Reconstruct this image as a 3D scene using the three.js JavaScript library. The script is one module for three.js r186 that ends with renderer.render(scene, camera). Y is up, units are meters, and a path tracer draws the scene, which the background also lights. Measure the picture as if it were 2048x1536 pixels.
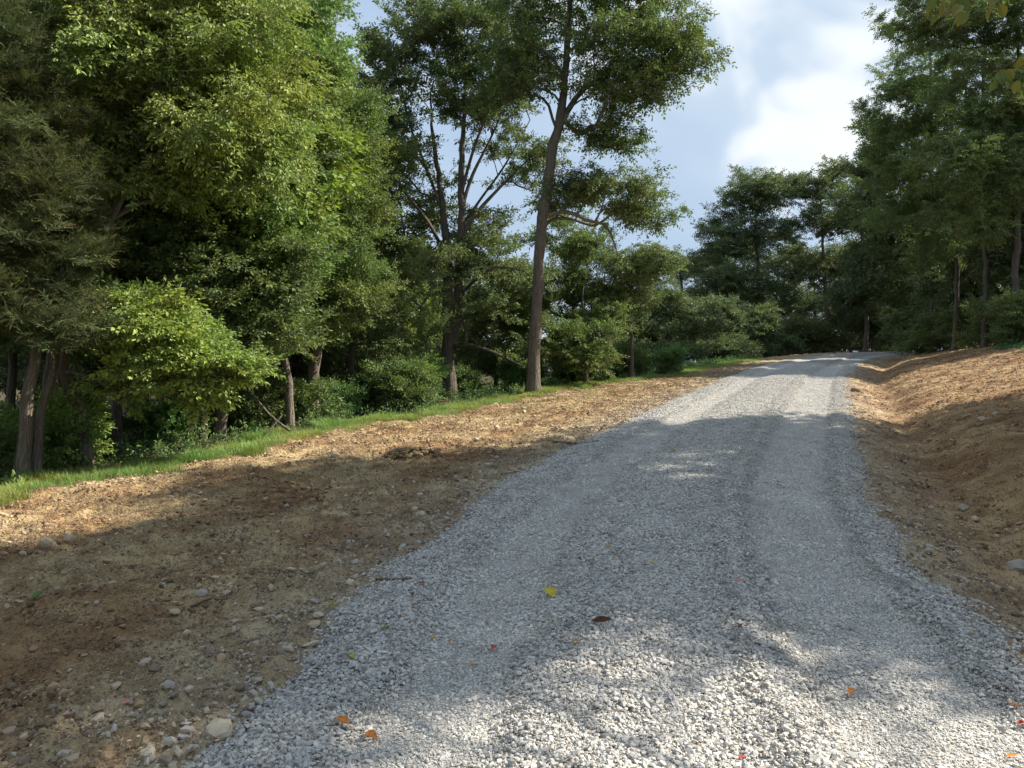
import * as THREE from 'three';
import { mergeGeometries } from 'three/addons/utils/BufferGeometryUtils.js';
import { createNoise2D, createNoise3D } from 'simplex-noise';

// ------------------------------------------------------------------ camera, sky, sun, exposure
const scene = new THREE.Scene();
const EYE = 1.6, FOCAL = 1533;                       // eye height; focal length in pixels of the 2048 x 1536 photograph
const camera = new THREE.PerspectiveCamera(2 * Math.atan(768 / FOCAL) * 180 / Math.PI, 4 / 3, 0.05, 900);
camera.position.set(0, EYE, 0);
camera.lookAt(0, EYE, -10);
const SUN_ELEVATION = 43, SUN_FORWARD = 12;          // degrees; the sun stands to the right, a little ahead
const renderer = new THREE.WebGLRenderer({ antialias: true });
renderer.toneMapping = THREE.LinearToneMapping;
renderer.toneMappingExposure = 1.86;
renderer.shadowMap.enabled = true;
const R = (a) => a * Math.PI / 180;
const sunDir = new THREE.Vector3(Math.cos(R(SUN_ELEVATION)) * Math.cos(R(SUN_FORWARD)), Math.sin(R(SUN_ELEVATION)), -Math.cos(R(SUN_ELEVATION)) * Math.sin(R(SUN_FORWARD)));
const sun = new THREE.DirectionalLight(new THREE.Color(1, 0.93, 0.8), 5);
sun.position.copy(sunDir).multiplyScalar(90).add(new THREE.Vector3(4, 0, -20));
sun.target.position.set(4, 0, -20);
sun.castShadow = true;
sun.shadow.mapSize.set(4096, 4096);
Object.assign(sun.shadow.camera, { left: -60, right: 60, top: 60, bottom: -60, near: 1, far: 220 });
scene.add(sun, sun.target);

// ------------------------------------------------------------------ random numbers and noise
function rng(seed) {
  let a = (seed * 2654435761) | 0;
  return () => { a = (a + 0x6d2b79f5) | 0; let t = Math.imul(a ^ (a >>> 15), 1 | a); t = (t + Math.imul(t ^ (t >>> 7), 61 | t)) ^ t; return ((t ^ (t >>> 14)) >>> 0) / 4294967296; };
}
const n2 = createNoise2D(rng(11)), n3 = createNoise3D(rng(12));
const fbm2 = (x, y, o = 4) => { let s = 0, a = 0.5; for (let i = 0; i < o; i++) { s += a * n2(x, y); x = x * 2.03 + 17.1; y = y * 2.03 - 5.7; a *= 0.5; } return s; };
const fbm3 = (x, y, z, o = 4) => { let s = 0, a = 0.5; for (let i = 0; i < o; i++) { s += a * n3(x, y, z); x = x * 2.05 + 7.1; y = y * 2.05 - 3.7; z = z * 2.05 + 1.3; a *= 0.5; } return s; };
const clamp = (v, a = 0, b = 1) => Math.min(b, Math.max(a, v));
const smooth = (a, b, v) => { const t = clamp((v - a) / (b - a)); return t * t * (3 - 2 * t); };
const mix = (a, b, t) => a + (b - a) * t;
const mix3 = (a, b, t) => [mix(a[0], b[0], t), mix(a[1], b[1], t), mix(a[2], b[2], t)];

// the sky: pale blue with broken soft clouds all round
{
  const w = 1536, h = 768, data = new Float32Array(w * h * 4);
  for (let j = 0; j < h; j++) for (let i = 0; i < w; i++) {
    const th = (j + 0.5) / h * Math.PI - Math.PI / 2, ph = (i + 0.5) / w * Math.PI * 2;
    const y = Math.sin(th), c = Math.cos(th), x = c * Math.cos(ph), z = c * Math.sin(ph);
    const e = Math.max(0, y);
    let col = mix3([0.37, 0.45, 0.54], [0.17, 0.27, 0.44], Math.pow(e, 0.55));
    const k = 1 / (e + 0.75), u = x * k * 2.6, v = z * k * 2.6, hh = y * 2.2;
    const warp = fbm3(u * 0.8 + 3, hh, v * 0.8 - 8, 3), n = fbm3(u * 0.55 + warp * 0.5 + 1.7, hh * 0.5, v * 0.55 + 4.2, 4), puffy = fbm3(u * 1.3 + warp * 0.8 + 40, hh * 1.6, v * 1.3 - warp * 0.6 + 9, 7);
    const thin = smooth(-0.45, 0.3, n), thick = smooth(-0.1, 0.5, puffy + n * 0.35 - 0.1);
    col = mix3(col, [0.42, 0.495, 0.57], thin * 0.65);
    col = mix3(col, [0.63, 0.655, 0.675], thick * 0.85);
    if (y < 0) col = mix3([0.38, 0.44, 0.47], [0.16, 0.18, 0.14], clamp(-y * 4));
    const o = (j * w + i) * 4;
    data[o] = col[0] * 0.9; data[o + 1] = col[1] * 0.9; data[o + 2] = col[2] * 0.9; data[o + 3] = 1;
  }
  const t = new THREE.DataTexture(data, w, h, THREE.RGBAFormat, THREE.FloatType);
  t.mapping = THREE.EquirectangularReflectionMapping; t.magFilter = t.minFilter = THREE.LinearFilter; t.wrapS = THREE.RepeatWrapping; t.needsUpdate = true;
  scene.background = t; scene.environment = t;
}

// ------------------------------------------------------------------ names, labels
const taken = new Map();
function numbered(name) { const n = taken.get(name) ?? 0; taken.set(name, n + 1); return n ? name + '_' + String(n).padStart(3, '0') : name; }
function tag(o, label, category, group) { o.userData.label = label; o.userData.category = category; if (group) o.userData.group = group; return o; }
function shade(o) { o.traverse((m) => { if (m.isMesh) { m.castShadow = true; m.receiveShadow = true; } }); return o; }
function mesh(name, geometry, material, parent) { const m = new THREE.Mesh(geometry, material); m.name = name; m.castShadow = m.receiveShadow = true; if (parent) parent.add(m); return m; }
function structure(name, geometry, material) { const m = mesh(name, geometry, material, scene); m.userData.kind = 'structure'; return m; }

// ------------------------------------------------------------------ textures (what surfaces are made of)
function texture(size, fn, srgb = false) {
  const data = new Uint8Array(size * size * 4);
  for (let j = 0; j < size; j++) for (let i = 0; i < size; i++) {
    const c = fn(i / size, j / size), o = (j * size + i) * 4;
    for (let k = 0; k < 3; k++) { let v = clamp(Array.isArray(c) ? c[k] : c); if (srgb) v = v <= 0.0031308 ? v * 12.92 : 1.055 * Math.pow(v, 1 / 2.4) - 0.055; data[o + k] = Math.round(v * 255); }
    data[o + 3] = 255;
  }
  const t = new THREE.DataTexture(data, size, size, THREE.RGBAFormat);
  t.wrapS = t.wrapT = THREE.RepeatWrapping; t.magFilter = THREE.LinearFilter; t.minFilter = THREE.LinearMipmapLinearFilter; t.generateMipmaps = true;
  if (srgb) t.colorSpace = THREE.SRGBColorSpace;
  t.needsUpdate = true;
  return t;
}
// tileable noise: simplex on two circles is 4-D, so blend lattice noise that wraps instead
function lattice(n, seed) {
  const r = rng(seed), g = new Float32Array(n * n); for (let i = 0; i < n * n; i++) g[i] = r();
  return (u, v) => {
    const x = u * n, y = v * n, i = Math.floor(x), j = Math.floor(y), fx = x - i, fy = y - j, sx = fx * fx * (3 - 2 * fx), sy = fy * fy * (3 - 2 * fy);
    const at = (a, b) => g[((b % n + n) % n) * n + (a % n + n) % n];
    return mix(mix(at(i, j), at(i + 1, j), sx), mix(at(i, j + 1), at(i + 1, j + 1), sx), sy);
  };
}
function wrapFbm(n, seed, o) { const l = []; for (let i = 0; i < o; i++) l.push(lattice(n << i, seed + i)); return (u, v) => { let s = 0, a = 0.5, t = 0; for (const f of l) { s += a * f(u, v); t += a; a *= 0.55; } return s / t; }; }
function cells(n, seed) {     // wrapped stones: [distance to the nearest, gap to the next, random of the nearest]
  const r = rng(seed), p = new Float32Array(n * n * 3); for (let i = 0; i < p.length; i++) p[i] = r();
  return (u, v) => {
    const x = u * n, y = v * n, i = Math.floor(x), j = Math.floor(y); let f1 = 9, f2 = 9, id = 0;
    for (let b = -1; b < 2; b++) for (let a = -1; a < 2; a++) {
      const q = ((((j + b) % n + n) % n) * n + ((i + a) % n + n) % n) * 3, dx = i + a + p[q] - x, dy = j + b + p[q + 1] - y, d = dx * dx + dy * dy;
      if (d < f1) { f2 = f1; f1 = d; id = p[q + 2]; } else if (d < f2) f2 = d;
    }
    f1 = Math.sqrt(f1); f2 = Math.sqrt(f2); return [f1, f2 - f1, id];
  };
}
const TEX = {};
{
  const c1 = cells(52, 3), c2 = cells(130, 4), f = wrapFbm(6, 20, 6);
  const stones = (u, v) => { const a = c1(u, v), b = c2(u, v), big = a[2] > 0.45; return [a, b, big && a[1] > 0.14]; };
  TEX.gravel = texture(1024, (u, v) => {
    const [a, b, big] = stones(u, v), g = 0.72 + 0.5 * (f(u, v) - 0.5), id = big ? (a[2] - 0.45) / 0.55 : b[2];
    const k = g * (0.62 + 0.52 * id), warm = ((id * 7.3) % 1) * 0.06;
    return [k * (0.97 + warm), k * 0.985, k * (1.0 - warm)];
  }, true);
  TEX.gravelBump = texture(1024, (u, v) => { const [a, b, big] = stones(u, v); return big ? 0.45 + 0.55 * Math.min(1, a[1] * 2.2) * (0.6 + 0.4 * ((a[2] * 13) % 1)) : 0.1 + 0.32 * Math.min(1, b[1] * 2) + 0.1 * f(u, v); });
}
{
  const c1 = cells(44, 7), c2 = cells(110, 8), f = wrapFbm(5, 40, 7), g = wrapFbm(9, 60, 5), h = wrapFbm(3, 70, 4);
  TEX.dirt = texture(1024, (u, v) => {
    const a = c1(u, v), b = c2(u, v), n = f(u, v), m = g(u, v);
    let c = mix3([0.60, 0.47, 0.32], [0.95, 0.83, 0.64], smooth(0.28, 0.72, n));
    c = mix3(c, [0.78, 0.52, 0.34], smooth(0.55, 0.78, m) * 0.5);
    if (b[2] > 0.8 && b[1] > 0.2) c = mix3(c, [1, 0.92, 0.78], 0.55);
    if (b[2] < 0.14 && b[1] > 0.15) c = mix3(c, [0.35, 0.25, 0.17], 0.6);
    if (a[2] > 0.9 && a[1] > 0.2) c = mix3(c, [0.95, 0.86, 0.74], 0.6);
    const s = 0.86 + 0.3 * (h(u, v) - 0.5); return [c[0] * s, c[1] * s, c[2] * s];
  }, true);
  TEX.dirtBump = texture(1024, (u, v) => { const a = c1(u, v), b = c2(u, v); return 0.42 * f(u, v) + 0.2 * g(u, v) + (a[2] > 0.55 ? 0.3 * Math.min(1, a[1] * 1.8) : 0) + 0.14 * Math.min(1, b[1] * 2) * b[2]; });
}
{
  const a = lattice(26, 81), b = lattice(64, 82), c = lattice(8, 83), d = lattice(128, 84);
  const ridge = (u, v) => { const w = (c(u, v) - 0.5) * 0.08; const p = a(u + w, v * 0.16), q = b(u - w, v * 0.3); return clamp(1 - Math.abs(p - 0.5) * 3.4) * 0.62 + q * 0.38; };
  TEX.bark = texture(512, (u, v) => { const r = ridge(u, v), m = 0.6 + 0.5 * (1 - r) + 0.24 * (d(u, v) - 0.5) + 0.25 * (c(u, v) - 0.5); return [m, m * 0.97, m * 0.93]; }, true);
  TEX.barkBump = texture(512, (u, v) => 1 - ridge(u, v) * 0.8 - 0.2 * d(u, v));
}
{
  const c1 = cells(40, 91), c2 = cells(90, 92), f = wrapFbm(6, 95, 5);
  TEX.litter = texture(1024, (u, v) => { const a = c1(u, v), b = c2(u, v), id = a[1] > 0.12 ? a[2] : b[2], k = 0.5 + 0.9 * id * f(u, v) * 1.4; return id > 0.86 ? [k, k * 0.72, k * 0.4] : id < 0.2 ? [k * 0.62, k * 0.6, k * 0.36] : [k * 0.86, k * 0.68, k * 0.48]; }, true);
  TEX.litterBump = texture(512, (u, v) => { const a = c1(u, v); return Math.min(1, a[1] * 2) * a[2] + 0.3 * f(u, v); });
}
// ------------------------------------------------------------------ materials
const lin = (r, g, b) => new THREE.Color().setRGB(r, g, b);
const std = (p) => new THREE.MeshStandardMaterial(p);
const M = {
  road: std({ color: lin(0.63, 0.6, 0.555), map: TEX.gravel, bumpMap: TEX.gravelBump, bumpScale: 0.011, roughness: 0.95, vertexColors: true }),
  dirt: std({ color: lin(0.61, 0.54, 0.39), map: TEX.dirt, bumpMap: TEX.dirtBump, bumpScale: 0.035, roughness: 1, vertexColors: true }),
  ground: std({ color: lin(0.12, 0.1, 0.06), map: TEX.litter, bumpMap: TEX.litterBump, bumpScale: 0.02, roughness: 1, vertexColors: true }),
  stone: std({ color: lin(0.58, 0.552, 0.505), roughness: 0.9, vertexColors: true }),
  clod: std({ color: lin(0.5, 0.39, 0.245), roughness: 1, vertexColors: true }),
  rock: std({ color: lin(0.43, 0.37, 0.29), roughness: 0.95, vertexColors: true }),
  bark: std({ color: lin(0.24, 0.205, 0.17), map: TEX.bark, bumpMap: TEX.barkBump, bumpScale: 0.035, roughness: 0.95 }),
  shadedBark: std({ color: lin(0.18, 0.155, 0.13), map: TEX.bark, bumpMap: TEX.barkBump, bumpScale: 0.035, roughness: 0.95 }),  // same bark, colour darkened to stand in for shade on the trunks
  twig: std({ color: lin(0.16, 0.12, 0.085), map: TEX.bark, roughness: 0.95 }),
  leaf: new THREE.MeshPhysicalMaterial({ color: lin(1, 1, 1), vertexColors: true, roughness: 1, transmission: 0.38, thickness: 0, clearcoat: 0.35, clearcoatRoughness: 0.42, side: THREE.DoubleSide }),
  needle: new THREE.MeshPhysicalMaterial({ color: lin(1, 1, 1), vertexColors: true, roughness: 1, transmission: 0.15, thickness: 0, side: THREE.DoubleSide }),
  dryLeaf: new THREE.MeshPhysicalMaterial({ color: lin(1, 1, 1), vertexColors: true, roughness: 1, transmission: 0.2, thickness: 0, side: THREE.DoubleSide }),
};

// ------------------------------------------------------------------ the lie of the land
// road centreline (x, distance ahead); the road climbs to the right and turns over the crest
const ROAD = new THREE.CatmullRomCurve3([[0.9, -24], [0.5, -12], [0.38, -5], [0.42, 0], [0.62, 3], [0.95, 5], [1.58, 7.3], [3.62, 12.45], [6.55, 19.3], [8.6, 24], [11.5, 29.9], [14.6, 35.6], [18.0, 41], [22.2, 45.6], [27.5, 48.7], [34, 50.2], [44, 50.5], [60, 50]].map(([x, d]) => new THREE.Vector3(x, 0, -d)));
const CL = ROAD.getSpacedPoints(520), CLT = CL.map((p, i) => CL[Math.min(i + 1, 520)].clone().sub(CL[Math.max(i - 1, 0)]).normalize());
const STEP = ROAD.getLength() / 520;
function roadCoord(x, z) {   // [s: metres along, t: metres to the right of the centreline]
  let best = 1e9, k = 0;
  for (let i = 0; i <= 520; i += 13) { const p = CL[i], e = (p.x - x) ** 2 + (p.z - z) ** 2; if (e < best) { best = e; k = i; } }
  for (let i = Math.max(0, k - 13), m = Math.min(520, k + 13); i <= m; i++) { const p = CL[i], e = (p.x - x) ** 2 + (p.z - z) ** 2; if (e < best) { best = e; k = i; } }
  const p = CL[k], t = CLT[k], dx = x - p.x, dz = z - p.z;
  return [k * STEP + dx * t.x + dz * t.z, dx * -t.z + dz * t.x];
}
const climb = (d) => { d = clamp(d, -30, 90); return d < 44 ? 0.075 * d : 0.075 * 44 + 2.1 * (1 - Math.exp(-0.075 * (d - 44) / 2.1)) * (d < 60 ? 1 : 1); };
const HALF = 1.72;
const wander = (s) => 0.1 * n2(s * 0.4, 2.2) + 0.04 * n2(s * 1.7, 7.7);
const leftSoil = (s) => 3.9 + 0.35 * n2(s * 0.22, 30) + 0.22 * n2(s * 0.9, 31);        // bare soil beyond the left road edge, metres; it narrows uphill
function soilWidth(s) { const a = s - 24; return leftSoil(s) * (1 - 0.62 * smooth(17, 30, a)) + 1.15 * (1 - smooth(4, 16, a)); }
const bankWidth = (s) => 5.2 + 0.5 * n2(s * 0.2, 40) + 0.3 * n2(s * 0.8, 41);
function lateral(s, t) {
  if (t < -HALF) { const u = -t - HALF, w = soilWidth(s); return -0.03 * Math.min(u, w) - 0.11 * clamp(u - w, 0, 13) - 0.02 * Math.max(0, u - w - 13); }
  if (t > HALF) { const u = t - HALF; return -0.2 * Math.exp(-(((u - 0.85) / 0.5) ** 2)) + 0.225 * Math.max(0, u - 0.95) * (1 - smooth(6, 12, u) * 0.4) * (u < 14 ? 1 : 14 / u); }
  return 0;
}
function H(x, z) {
  const [s, t] = roadCoord(x, z);
  return climb(-z) + lateral(s, t) + 0.05 * fbm2(x * 0.35, z * 0.35, 3) * smooth(1.2, 3, Math.abs(t)) ;
}
function soilRelief(x, z) { return 0.045 * fbm2(x * 2.1, z * 2.1, 3) + 0.05 * Math.max(0, fbm2(x * 6 + 9, z * 6, 3)) + 0.02 * Math.max(-0.2, fbm2(x * 16, z * 16, 2)); }
function roadRelief(t, x, z) {
  const track = Math.exp(-(((t + 0.92) / 0.33) ** 4)) + 0.9 * Math.exp(-(((t - 1.02) / 0.45) ** 10));
  return 0.035 * (1 - (t / HALF) ** 2) + 0.016 * Math.exp(-(((t - 0.5) / 0.1) ** 2)) - 0.055 * track + 0.012 * fbm2(x * 3, z * 3, 3) * (1 - 0.6 * Math.min(1, track)) + 0.004 * n2(x * 14, z * 14);
}
const soilY = (x, z) => H(x, z) + soilRelief(x, z) - 0.11 * smooth(HALF + 0.02, HALF - 0.3, Math.abs(roadCoord(x, z)[1]));
const roadY = (x, z) => { const [s, t] = roadCoord(x, z), w = wander(s + (t > 0 ? 300 : 0)), a = Math.abs(t), y = climb(-z) + roadRelief(t, x, z) + 0.03; return a < HALF - 0.3 ? y : mix(y, soilY(x, z) - 0.06, smooth(HALF - 0.2 + w, HALF + 0.3 + w, a)); };
function surfaceY(x, z) { const [, t] = roadCoord(x, z); return Math.abs(t) < 2.5 ? Math.max(roadY(x, z), soilY(x, z)) : soilY(x, z); }
function onRoadLine(s, t) { const f = clamp(s / STEP, 0, 519.999), i = Math.floor(f), p = CL[i].clone().lerp(CL[i + 1], f - i), d = CLT[i]; return [p.x - d.z * t * 1, p.z + d.x * t * 1]; }
function groundAt(px, py) {    // where a sight line of the photograph meets the ground
  const dx = (px - 1024) / FOCAL, dy = (768 - py) / FOCAL; let d = 1.2;
  for (let i = 0; i < 4000; i++) { const y = EYE + dy * d; if (y <= surfaceY(dx * d, -d)) break; d += 0.004 + d * 0.0015; }
  return new THREE.Vector3(dx * d, surfaceY(dx * d, -d), -d);
}

function sheet(ss, ts, height, color, scale) {
  const pos = [], uv = [], col = [], idx = [], n = ts.length;
  for (const s of ss) for (const t of ts) {
    const [x, z] = onRoadLine(s, typeof t === 'function' ? t(s) : t), y = height(x, z);
    pos.push(x, y, z); uv.push(x / scale, z / scale); col.push(...color(x, z, s));
  }
  for (let i = 0; i + 1 < ss.length; i++) for (let j = 0; j + 1 < n; j++) { const a = i * n + j; idx.push(a, a + 1, a + n, a + 1, a + n + 1, a + n); }
  const g = new THREE.BufferGeometry();
  g.setAttribute('position', new THREE.Float32BufferAttribute(pos, 3)); g.setAttribute('uv', new THREE.Float32BufferAttribute(uv, 2)); g.setAttribute('color', new THREE.Float32BufferAttribute(col, 3));
  g.setIndex(idx); g.computeVertexNormals();
  return g;
}
const S0 = 24.2;     // metres along the centreline at the camera
const along = []; for (let s = S0 - 12; s < ROAD.getLength() - 0.5;) { along.push(s); const d = Math.abs(s - S0); s += s < S0 ? 0.25 : clamp(0.02 + (d - 2) * 0.006, 0.03, 0.5); }
// gravel road
{
  const ts = []; for (let t = -2.35; t <= 2.351; t += 0.05) ts.push(t);
  structure('gravel_road', sheet(along, ts, roadY, (x, z, s) => {
    const [, t] = roadCoord(x, z);
    const track = Math.exp(-(((t + 0.92) / 0.36) ** 4)) + Math.exp(-(((t - 1.02) / 0.42) ** 4)), n = fbm2(x * 1.3, z * 1.3, 4), m = n2(x * 6, z * 6);
    const k = 0.82 + 0.24 * Math.min(1, track) + 0.1 * n + 0.05 * m, brown = smooth(1.2, 1.9, Math.abs(t) + 0.35 * fbm2(x * 2.3, z * 2.3, 3)) * 0.65;
    return mix3([k * 0.985, k, k * 1.01], [k * 0.78, k * 0.64, k * 0.48], brown);
  }, 0.95), M.road);
}
// bare soil either side of the road
function soilColor(x, z) {
  const n = fbm2(x * 0.5 + 5, z * 0.5, 4), m = fbm2(x * 2.2, z * 2.2 + 9, 4), [, t] = roadCoord(x, z);
  let c = mix3([0.97, 0.94, 0.88], [0.68, 0.55, 0.46], smooth(-0.1, 0.35, n));
  c = mix3(c, [0.52, 0.42, 0.35], smooth(0.0, 0.4, m) * 0.65);
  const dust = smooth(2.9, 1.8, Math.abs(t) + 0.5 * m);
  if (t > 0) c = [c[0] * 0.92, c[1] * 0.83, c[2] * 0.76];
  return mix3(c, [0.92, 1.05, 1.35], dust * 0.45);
}
{
  const near = along.filter((s) => s > S0 - 8);
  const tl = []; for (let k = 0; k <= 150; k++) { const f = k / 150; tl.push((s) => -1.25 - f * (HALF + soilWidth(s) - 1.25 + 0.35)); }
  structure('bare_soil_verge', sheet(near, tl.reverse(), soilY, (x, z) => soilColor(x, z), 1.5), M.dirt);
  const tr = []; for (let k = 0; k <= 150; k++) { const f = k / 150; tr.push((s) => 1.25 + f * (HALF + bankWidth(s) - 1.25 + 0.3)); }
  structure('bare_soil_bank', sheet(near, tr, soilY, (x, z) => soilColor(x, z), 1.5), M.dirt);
}
// the ground under the woods, out to the horizon
{
  const pos = [], uv = [], col = [], idx = [], xs = [], zs = [];
  const steps = (list, mid, fine, reach, far) => { const half = []; for (let a = 0; a < far;) { half.push(a); a += a < reach ? fine : fine + (a - reach) * 0.16; } half.push(far); for (let i = half.length - 1; i > 0; i--) list.push(mid - half[i]); for (const a of half) list.push(mid + a); };
  steps(xs, 4, 0.3, 18, 420); steps(zs, -16, 0.3, 24, 420);
  for (const z of zs) for (const x of xs) {
    const [s, t] = roadCoord(x, z);
    const under = Math.abs(t) < 1.9 ? 0.25 : (t < 0 ? smooth(HALF + soilWidth(s) + 0.1, HALF + soilWidth(s) - 0.5, -t) : smooth(HALF + bankWidth(s) + 0.1, HALF + bankWidth(s) - 0.5, t)) * 0.16;
    pos.push(x, H(x, z) - under, z); uv.push(x / 1.6, z / 1.6);
    const n = fbm2(x * 0.7, z * 0.7, 3); col.push(...mix3([0.95, 0.9, 0.8], [0.6, 0.8, 0.45], smooth(-0.2, 0.4, n)));
  }
  const n = xs.length; for (let j = 0; j + 1 < zs.length; j++) for (let i = 0; i + 1 < n; i++) { const a = j * n + i; idx.push(a, a + n, a + 1, a + 1, a + n, a + n + 1); }
  const g = new THREE.BufferGeometry(); g.setAttribute('position', new THREE.Float32BufferAttribute(pos, 3)); g.setAttribute('uv', new THREE.Float32BufferAttribute(uv, 2)); g.setAttribute('color', new THREE.Float32BufferAttribute(col, 3)); g.setIndex(idx); g.computeVertexNormals();
  structure('ground', g, M.ground);
}

// ------------------------------------------------------------------ leaves and sprays
class Tris {           // loose triangles with colours
  constructor() { this.p = []; this.c = []; }
  tri(a, b, c, col) { this.p.push(...a, ...b, ...c); for (let i = 0; i < 3; i++) this.c.push(...col); }
  geometry() { const g = new THREE.BufferGeometry(); g.setAttribute('position', new THREE.Float32BufferAttribute(this.p, 3)); g.setAttribute('color', new THREE.Float32BufferAttribute(this.c, 3)); g.computeVertexNormals(); return g; }
}
const V = (x, y, z) => new THREE.Vector3(x, y, z);
// outlines in leaf space: along 0..1, half width
const OUTLINE = {
  lance: [[0.22, 0.17], [0.5, 0.19], [0.78, 0.1]],
  broad: [[0.15, 0.2], [0.42, 0.3], [0.7, 0.23], [0.88, 0.1]],
  oak: [[0.2, 0.12], [0.34, 0.27], [0.46, 0.16], [0.62, 0.3], [0.74, 0.15], [0.88, 0.17]],
  star: [[0.0, 0.16], [0.06, 0.46], [0.26, 0.24], [0.5, 0.5], [0.52, 0.19]],
};
function addLeaf(T, base, axis, normal, length, width, kind, col, r, curl = 0.12) {
  const side = V().crossVectors(axis, normal).normalize(), up = V().crossVectors(side, axis).normalize();
  const fold = 0.25 + 0.35 * r(), pt = (a, w) => { const q = base.clone().addScaledVector(axis, a * length).addScaledVector(side, w * length * width).addScaledVector(up, Math.abs(w) * length * width * fold - curl * a * a * length); return [q.x, q.y, q.z]; };
  const out = OUTLINE[kind], tip = pt(1, 0), root = pt(0, 0);
  for (const sgn of [1, -1]) {
    let prevM = root, prevE = root;
    out.forEach(([a, w], i) => {
      const m = pt(a, 0), e = pt(a, sgn * w);
      if (i) T.tri(prevM, m, prevE, col);
      T.tri(m, e, prevE, col);
      prevM = m; prevE = e;
    });
    T.tri(prevM, tip, prevE, col);
  }
}
const twigColor = [0.09, 0.065, 0.045];
function twigStrip(T, a, b, w) { const s = V(0, 0, 1).multiplyScalar(w); T.tri([a.x, a.y, a.z - w], [a.x, a.y, a.z + w], [b.x, b.y, b.z], twigColor); T.tri([a.x, a.y - w, a.z], [a.x, a.y + w, a.z], [b.x, b.y, b.z], twigColor); }
function spray(o, seed) {     // a leafy shoot along +x, its leaves facing +y
  const r = rng(seed), T = new Tris(), L = o.length, n = o.leaves;
  const shoots = [[0, 0, 0, L]]; for (let k = 1; k < (o.shoots ?? 3); k++) shoots.push([0.08 + 0.55 * r(), (k % 2 ? 1 : -1) * (0.35 + 0.8 * r()), (r() - 0.4) * 1.5, L * (0.35 + 0.4 * r())]);
  shoots.forEach(([from, turn, lift, len]) => {
    const a = V(from * L, 0, 0), dir = V(Math.cos(turn) * Math.cos(lift), Math.sin(lift), Math.sin(turn) * Math.cos(lift));
    const bend = (f) => a.clone().addScaledVector(dir, f * len).add(V(0, -(o.droop ?? 0.15) * len * f * f, 0)), P1 = V().crossVectors(dir, V(0.1, 1, 0.2)).normalize(), P2 = V().crossVectors(P1, dir);
    twigStrip(T, a, bend(0.9), 0.004);
    const m = Math.max(3, Math.round(n * len / L));
    for (let i = 0; i < m; i++) {
      const f = (i + 0.6 + 0.5 * r()) / m, p = bend(Math.min(1, f)), ph = i * 2.4 + r() * 0.8, open = f > 0.93 ? 0.3 : 0.75 + 0.6 * r();
      const hang = (o.hang ?? 0.3) * (0.4 + r()), axis = dir.clone().multiplyScalar(Math.cos(open)).addScaledVector(P1, Math.cos(ph) * Math.sin(open)).addScaledVector(P2, 0.7 * Math.sin(ph) * Math.sin(open)).add(V(0, -hang, 0)).normalize();
      p.addScaledVector(axis, 0.012); const nor = V((r() - 0.5) * (o.toss + 0.5), 1, (r() - 0.5) * (o.toss + 0.5)).normalize();
      const k = 0.72 + 0.56 * r(), y = 1 + (r() - 0.5) * 0.22, b = 1 + (r() - 0.5) * 0.3, size = o.size * (0.65 + 0.55 * r());
      const col = [o.color[0] * k * y, o.color[1] * k, o.color[2] * k * b];
      if (o.frond) {
        const q = axis.clone().multiplyScalar(size), nl = o.frond;
        for (let j = 0; j < nl; j++) for (const e of [1, -1]) {
          const g = (j + 0.8) / nl, c = p.clone().addScaledVector(q, g).add(V(0, -0.35 * size * g * g, 0)), sd = V().crossVectors(axis, nor).normalize().multiplyScalar(e);
          addLeaf(T, c, sd.addScaledVector(axis, 0.45).add(V(0, -0.35 - 0.3 * r(), 0)).normalize(), nor, size * 0.34 * (1 - 0.35 * g), o.width, 'lance', col, r);
        }
      } else addLeaf(T, p, axis, nor, size, o.width, o.kind, col, r);
    }
  });
  return T.geometry();
}
function needleSpray(o, seed) {
  const r = rng(seed), T = new Tris();
  for (let k = 0; k < 13; k++) {
    const a = V(r() * 0.22, 0, 0), turn = (r() - 0.5) * 2.4, tilt = (r() - 0.4) * 1.1, dir = V(Math.cos(turn) * Math.cos(tilt), Math.sin(tilt), Math.sin(turn) * Math.cos(tilt)), len = 0.1 + 0.12 * r();
    const brown = r() < o.brown, kk = 0.6 + 0.8 * r(), col = brown ? [0.17 * kk, 0.11 * kk, 0.065 * kk] : o.color.map((c) => c * kk);
    const u = V().crossVectors(dir, V(0.2, 1, 0.3)).normalize(), w = V().crossVectors(dir, u);
    for (let i = 0; i < 15; i++) {
      const f = i / 15, p = a.clone().addScaledVector(dir, f * len), an = i * 2.4 + r(), q = p.clone().addScaledVector(dir, 0.022).addScaledVector(u, Math.cos(an) * 0.014).addScaledVector(w, Math.sin(an) * 0.014), ww = 0.0034;
      T.tri([p.x - u.x * ww, p.y - u.y * ww, p.z - u.z * ww], [p.x + u.x * ww, p.y + u.y * ww, p.z + u.z * ww], [q.x, q.y, q.z], col);
    }
    const e = a.clone().addScaledVector(dir, len); T.tri([a.x, a.y - 0.003, a.z], [a.x, a.y + 0.003, a.z], [e.x, e.y, e.z], brown ? col : [0.05, 0.04, 0.025]);
  }
  return T.geometry();
}
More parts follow.
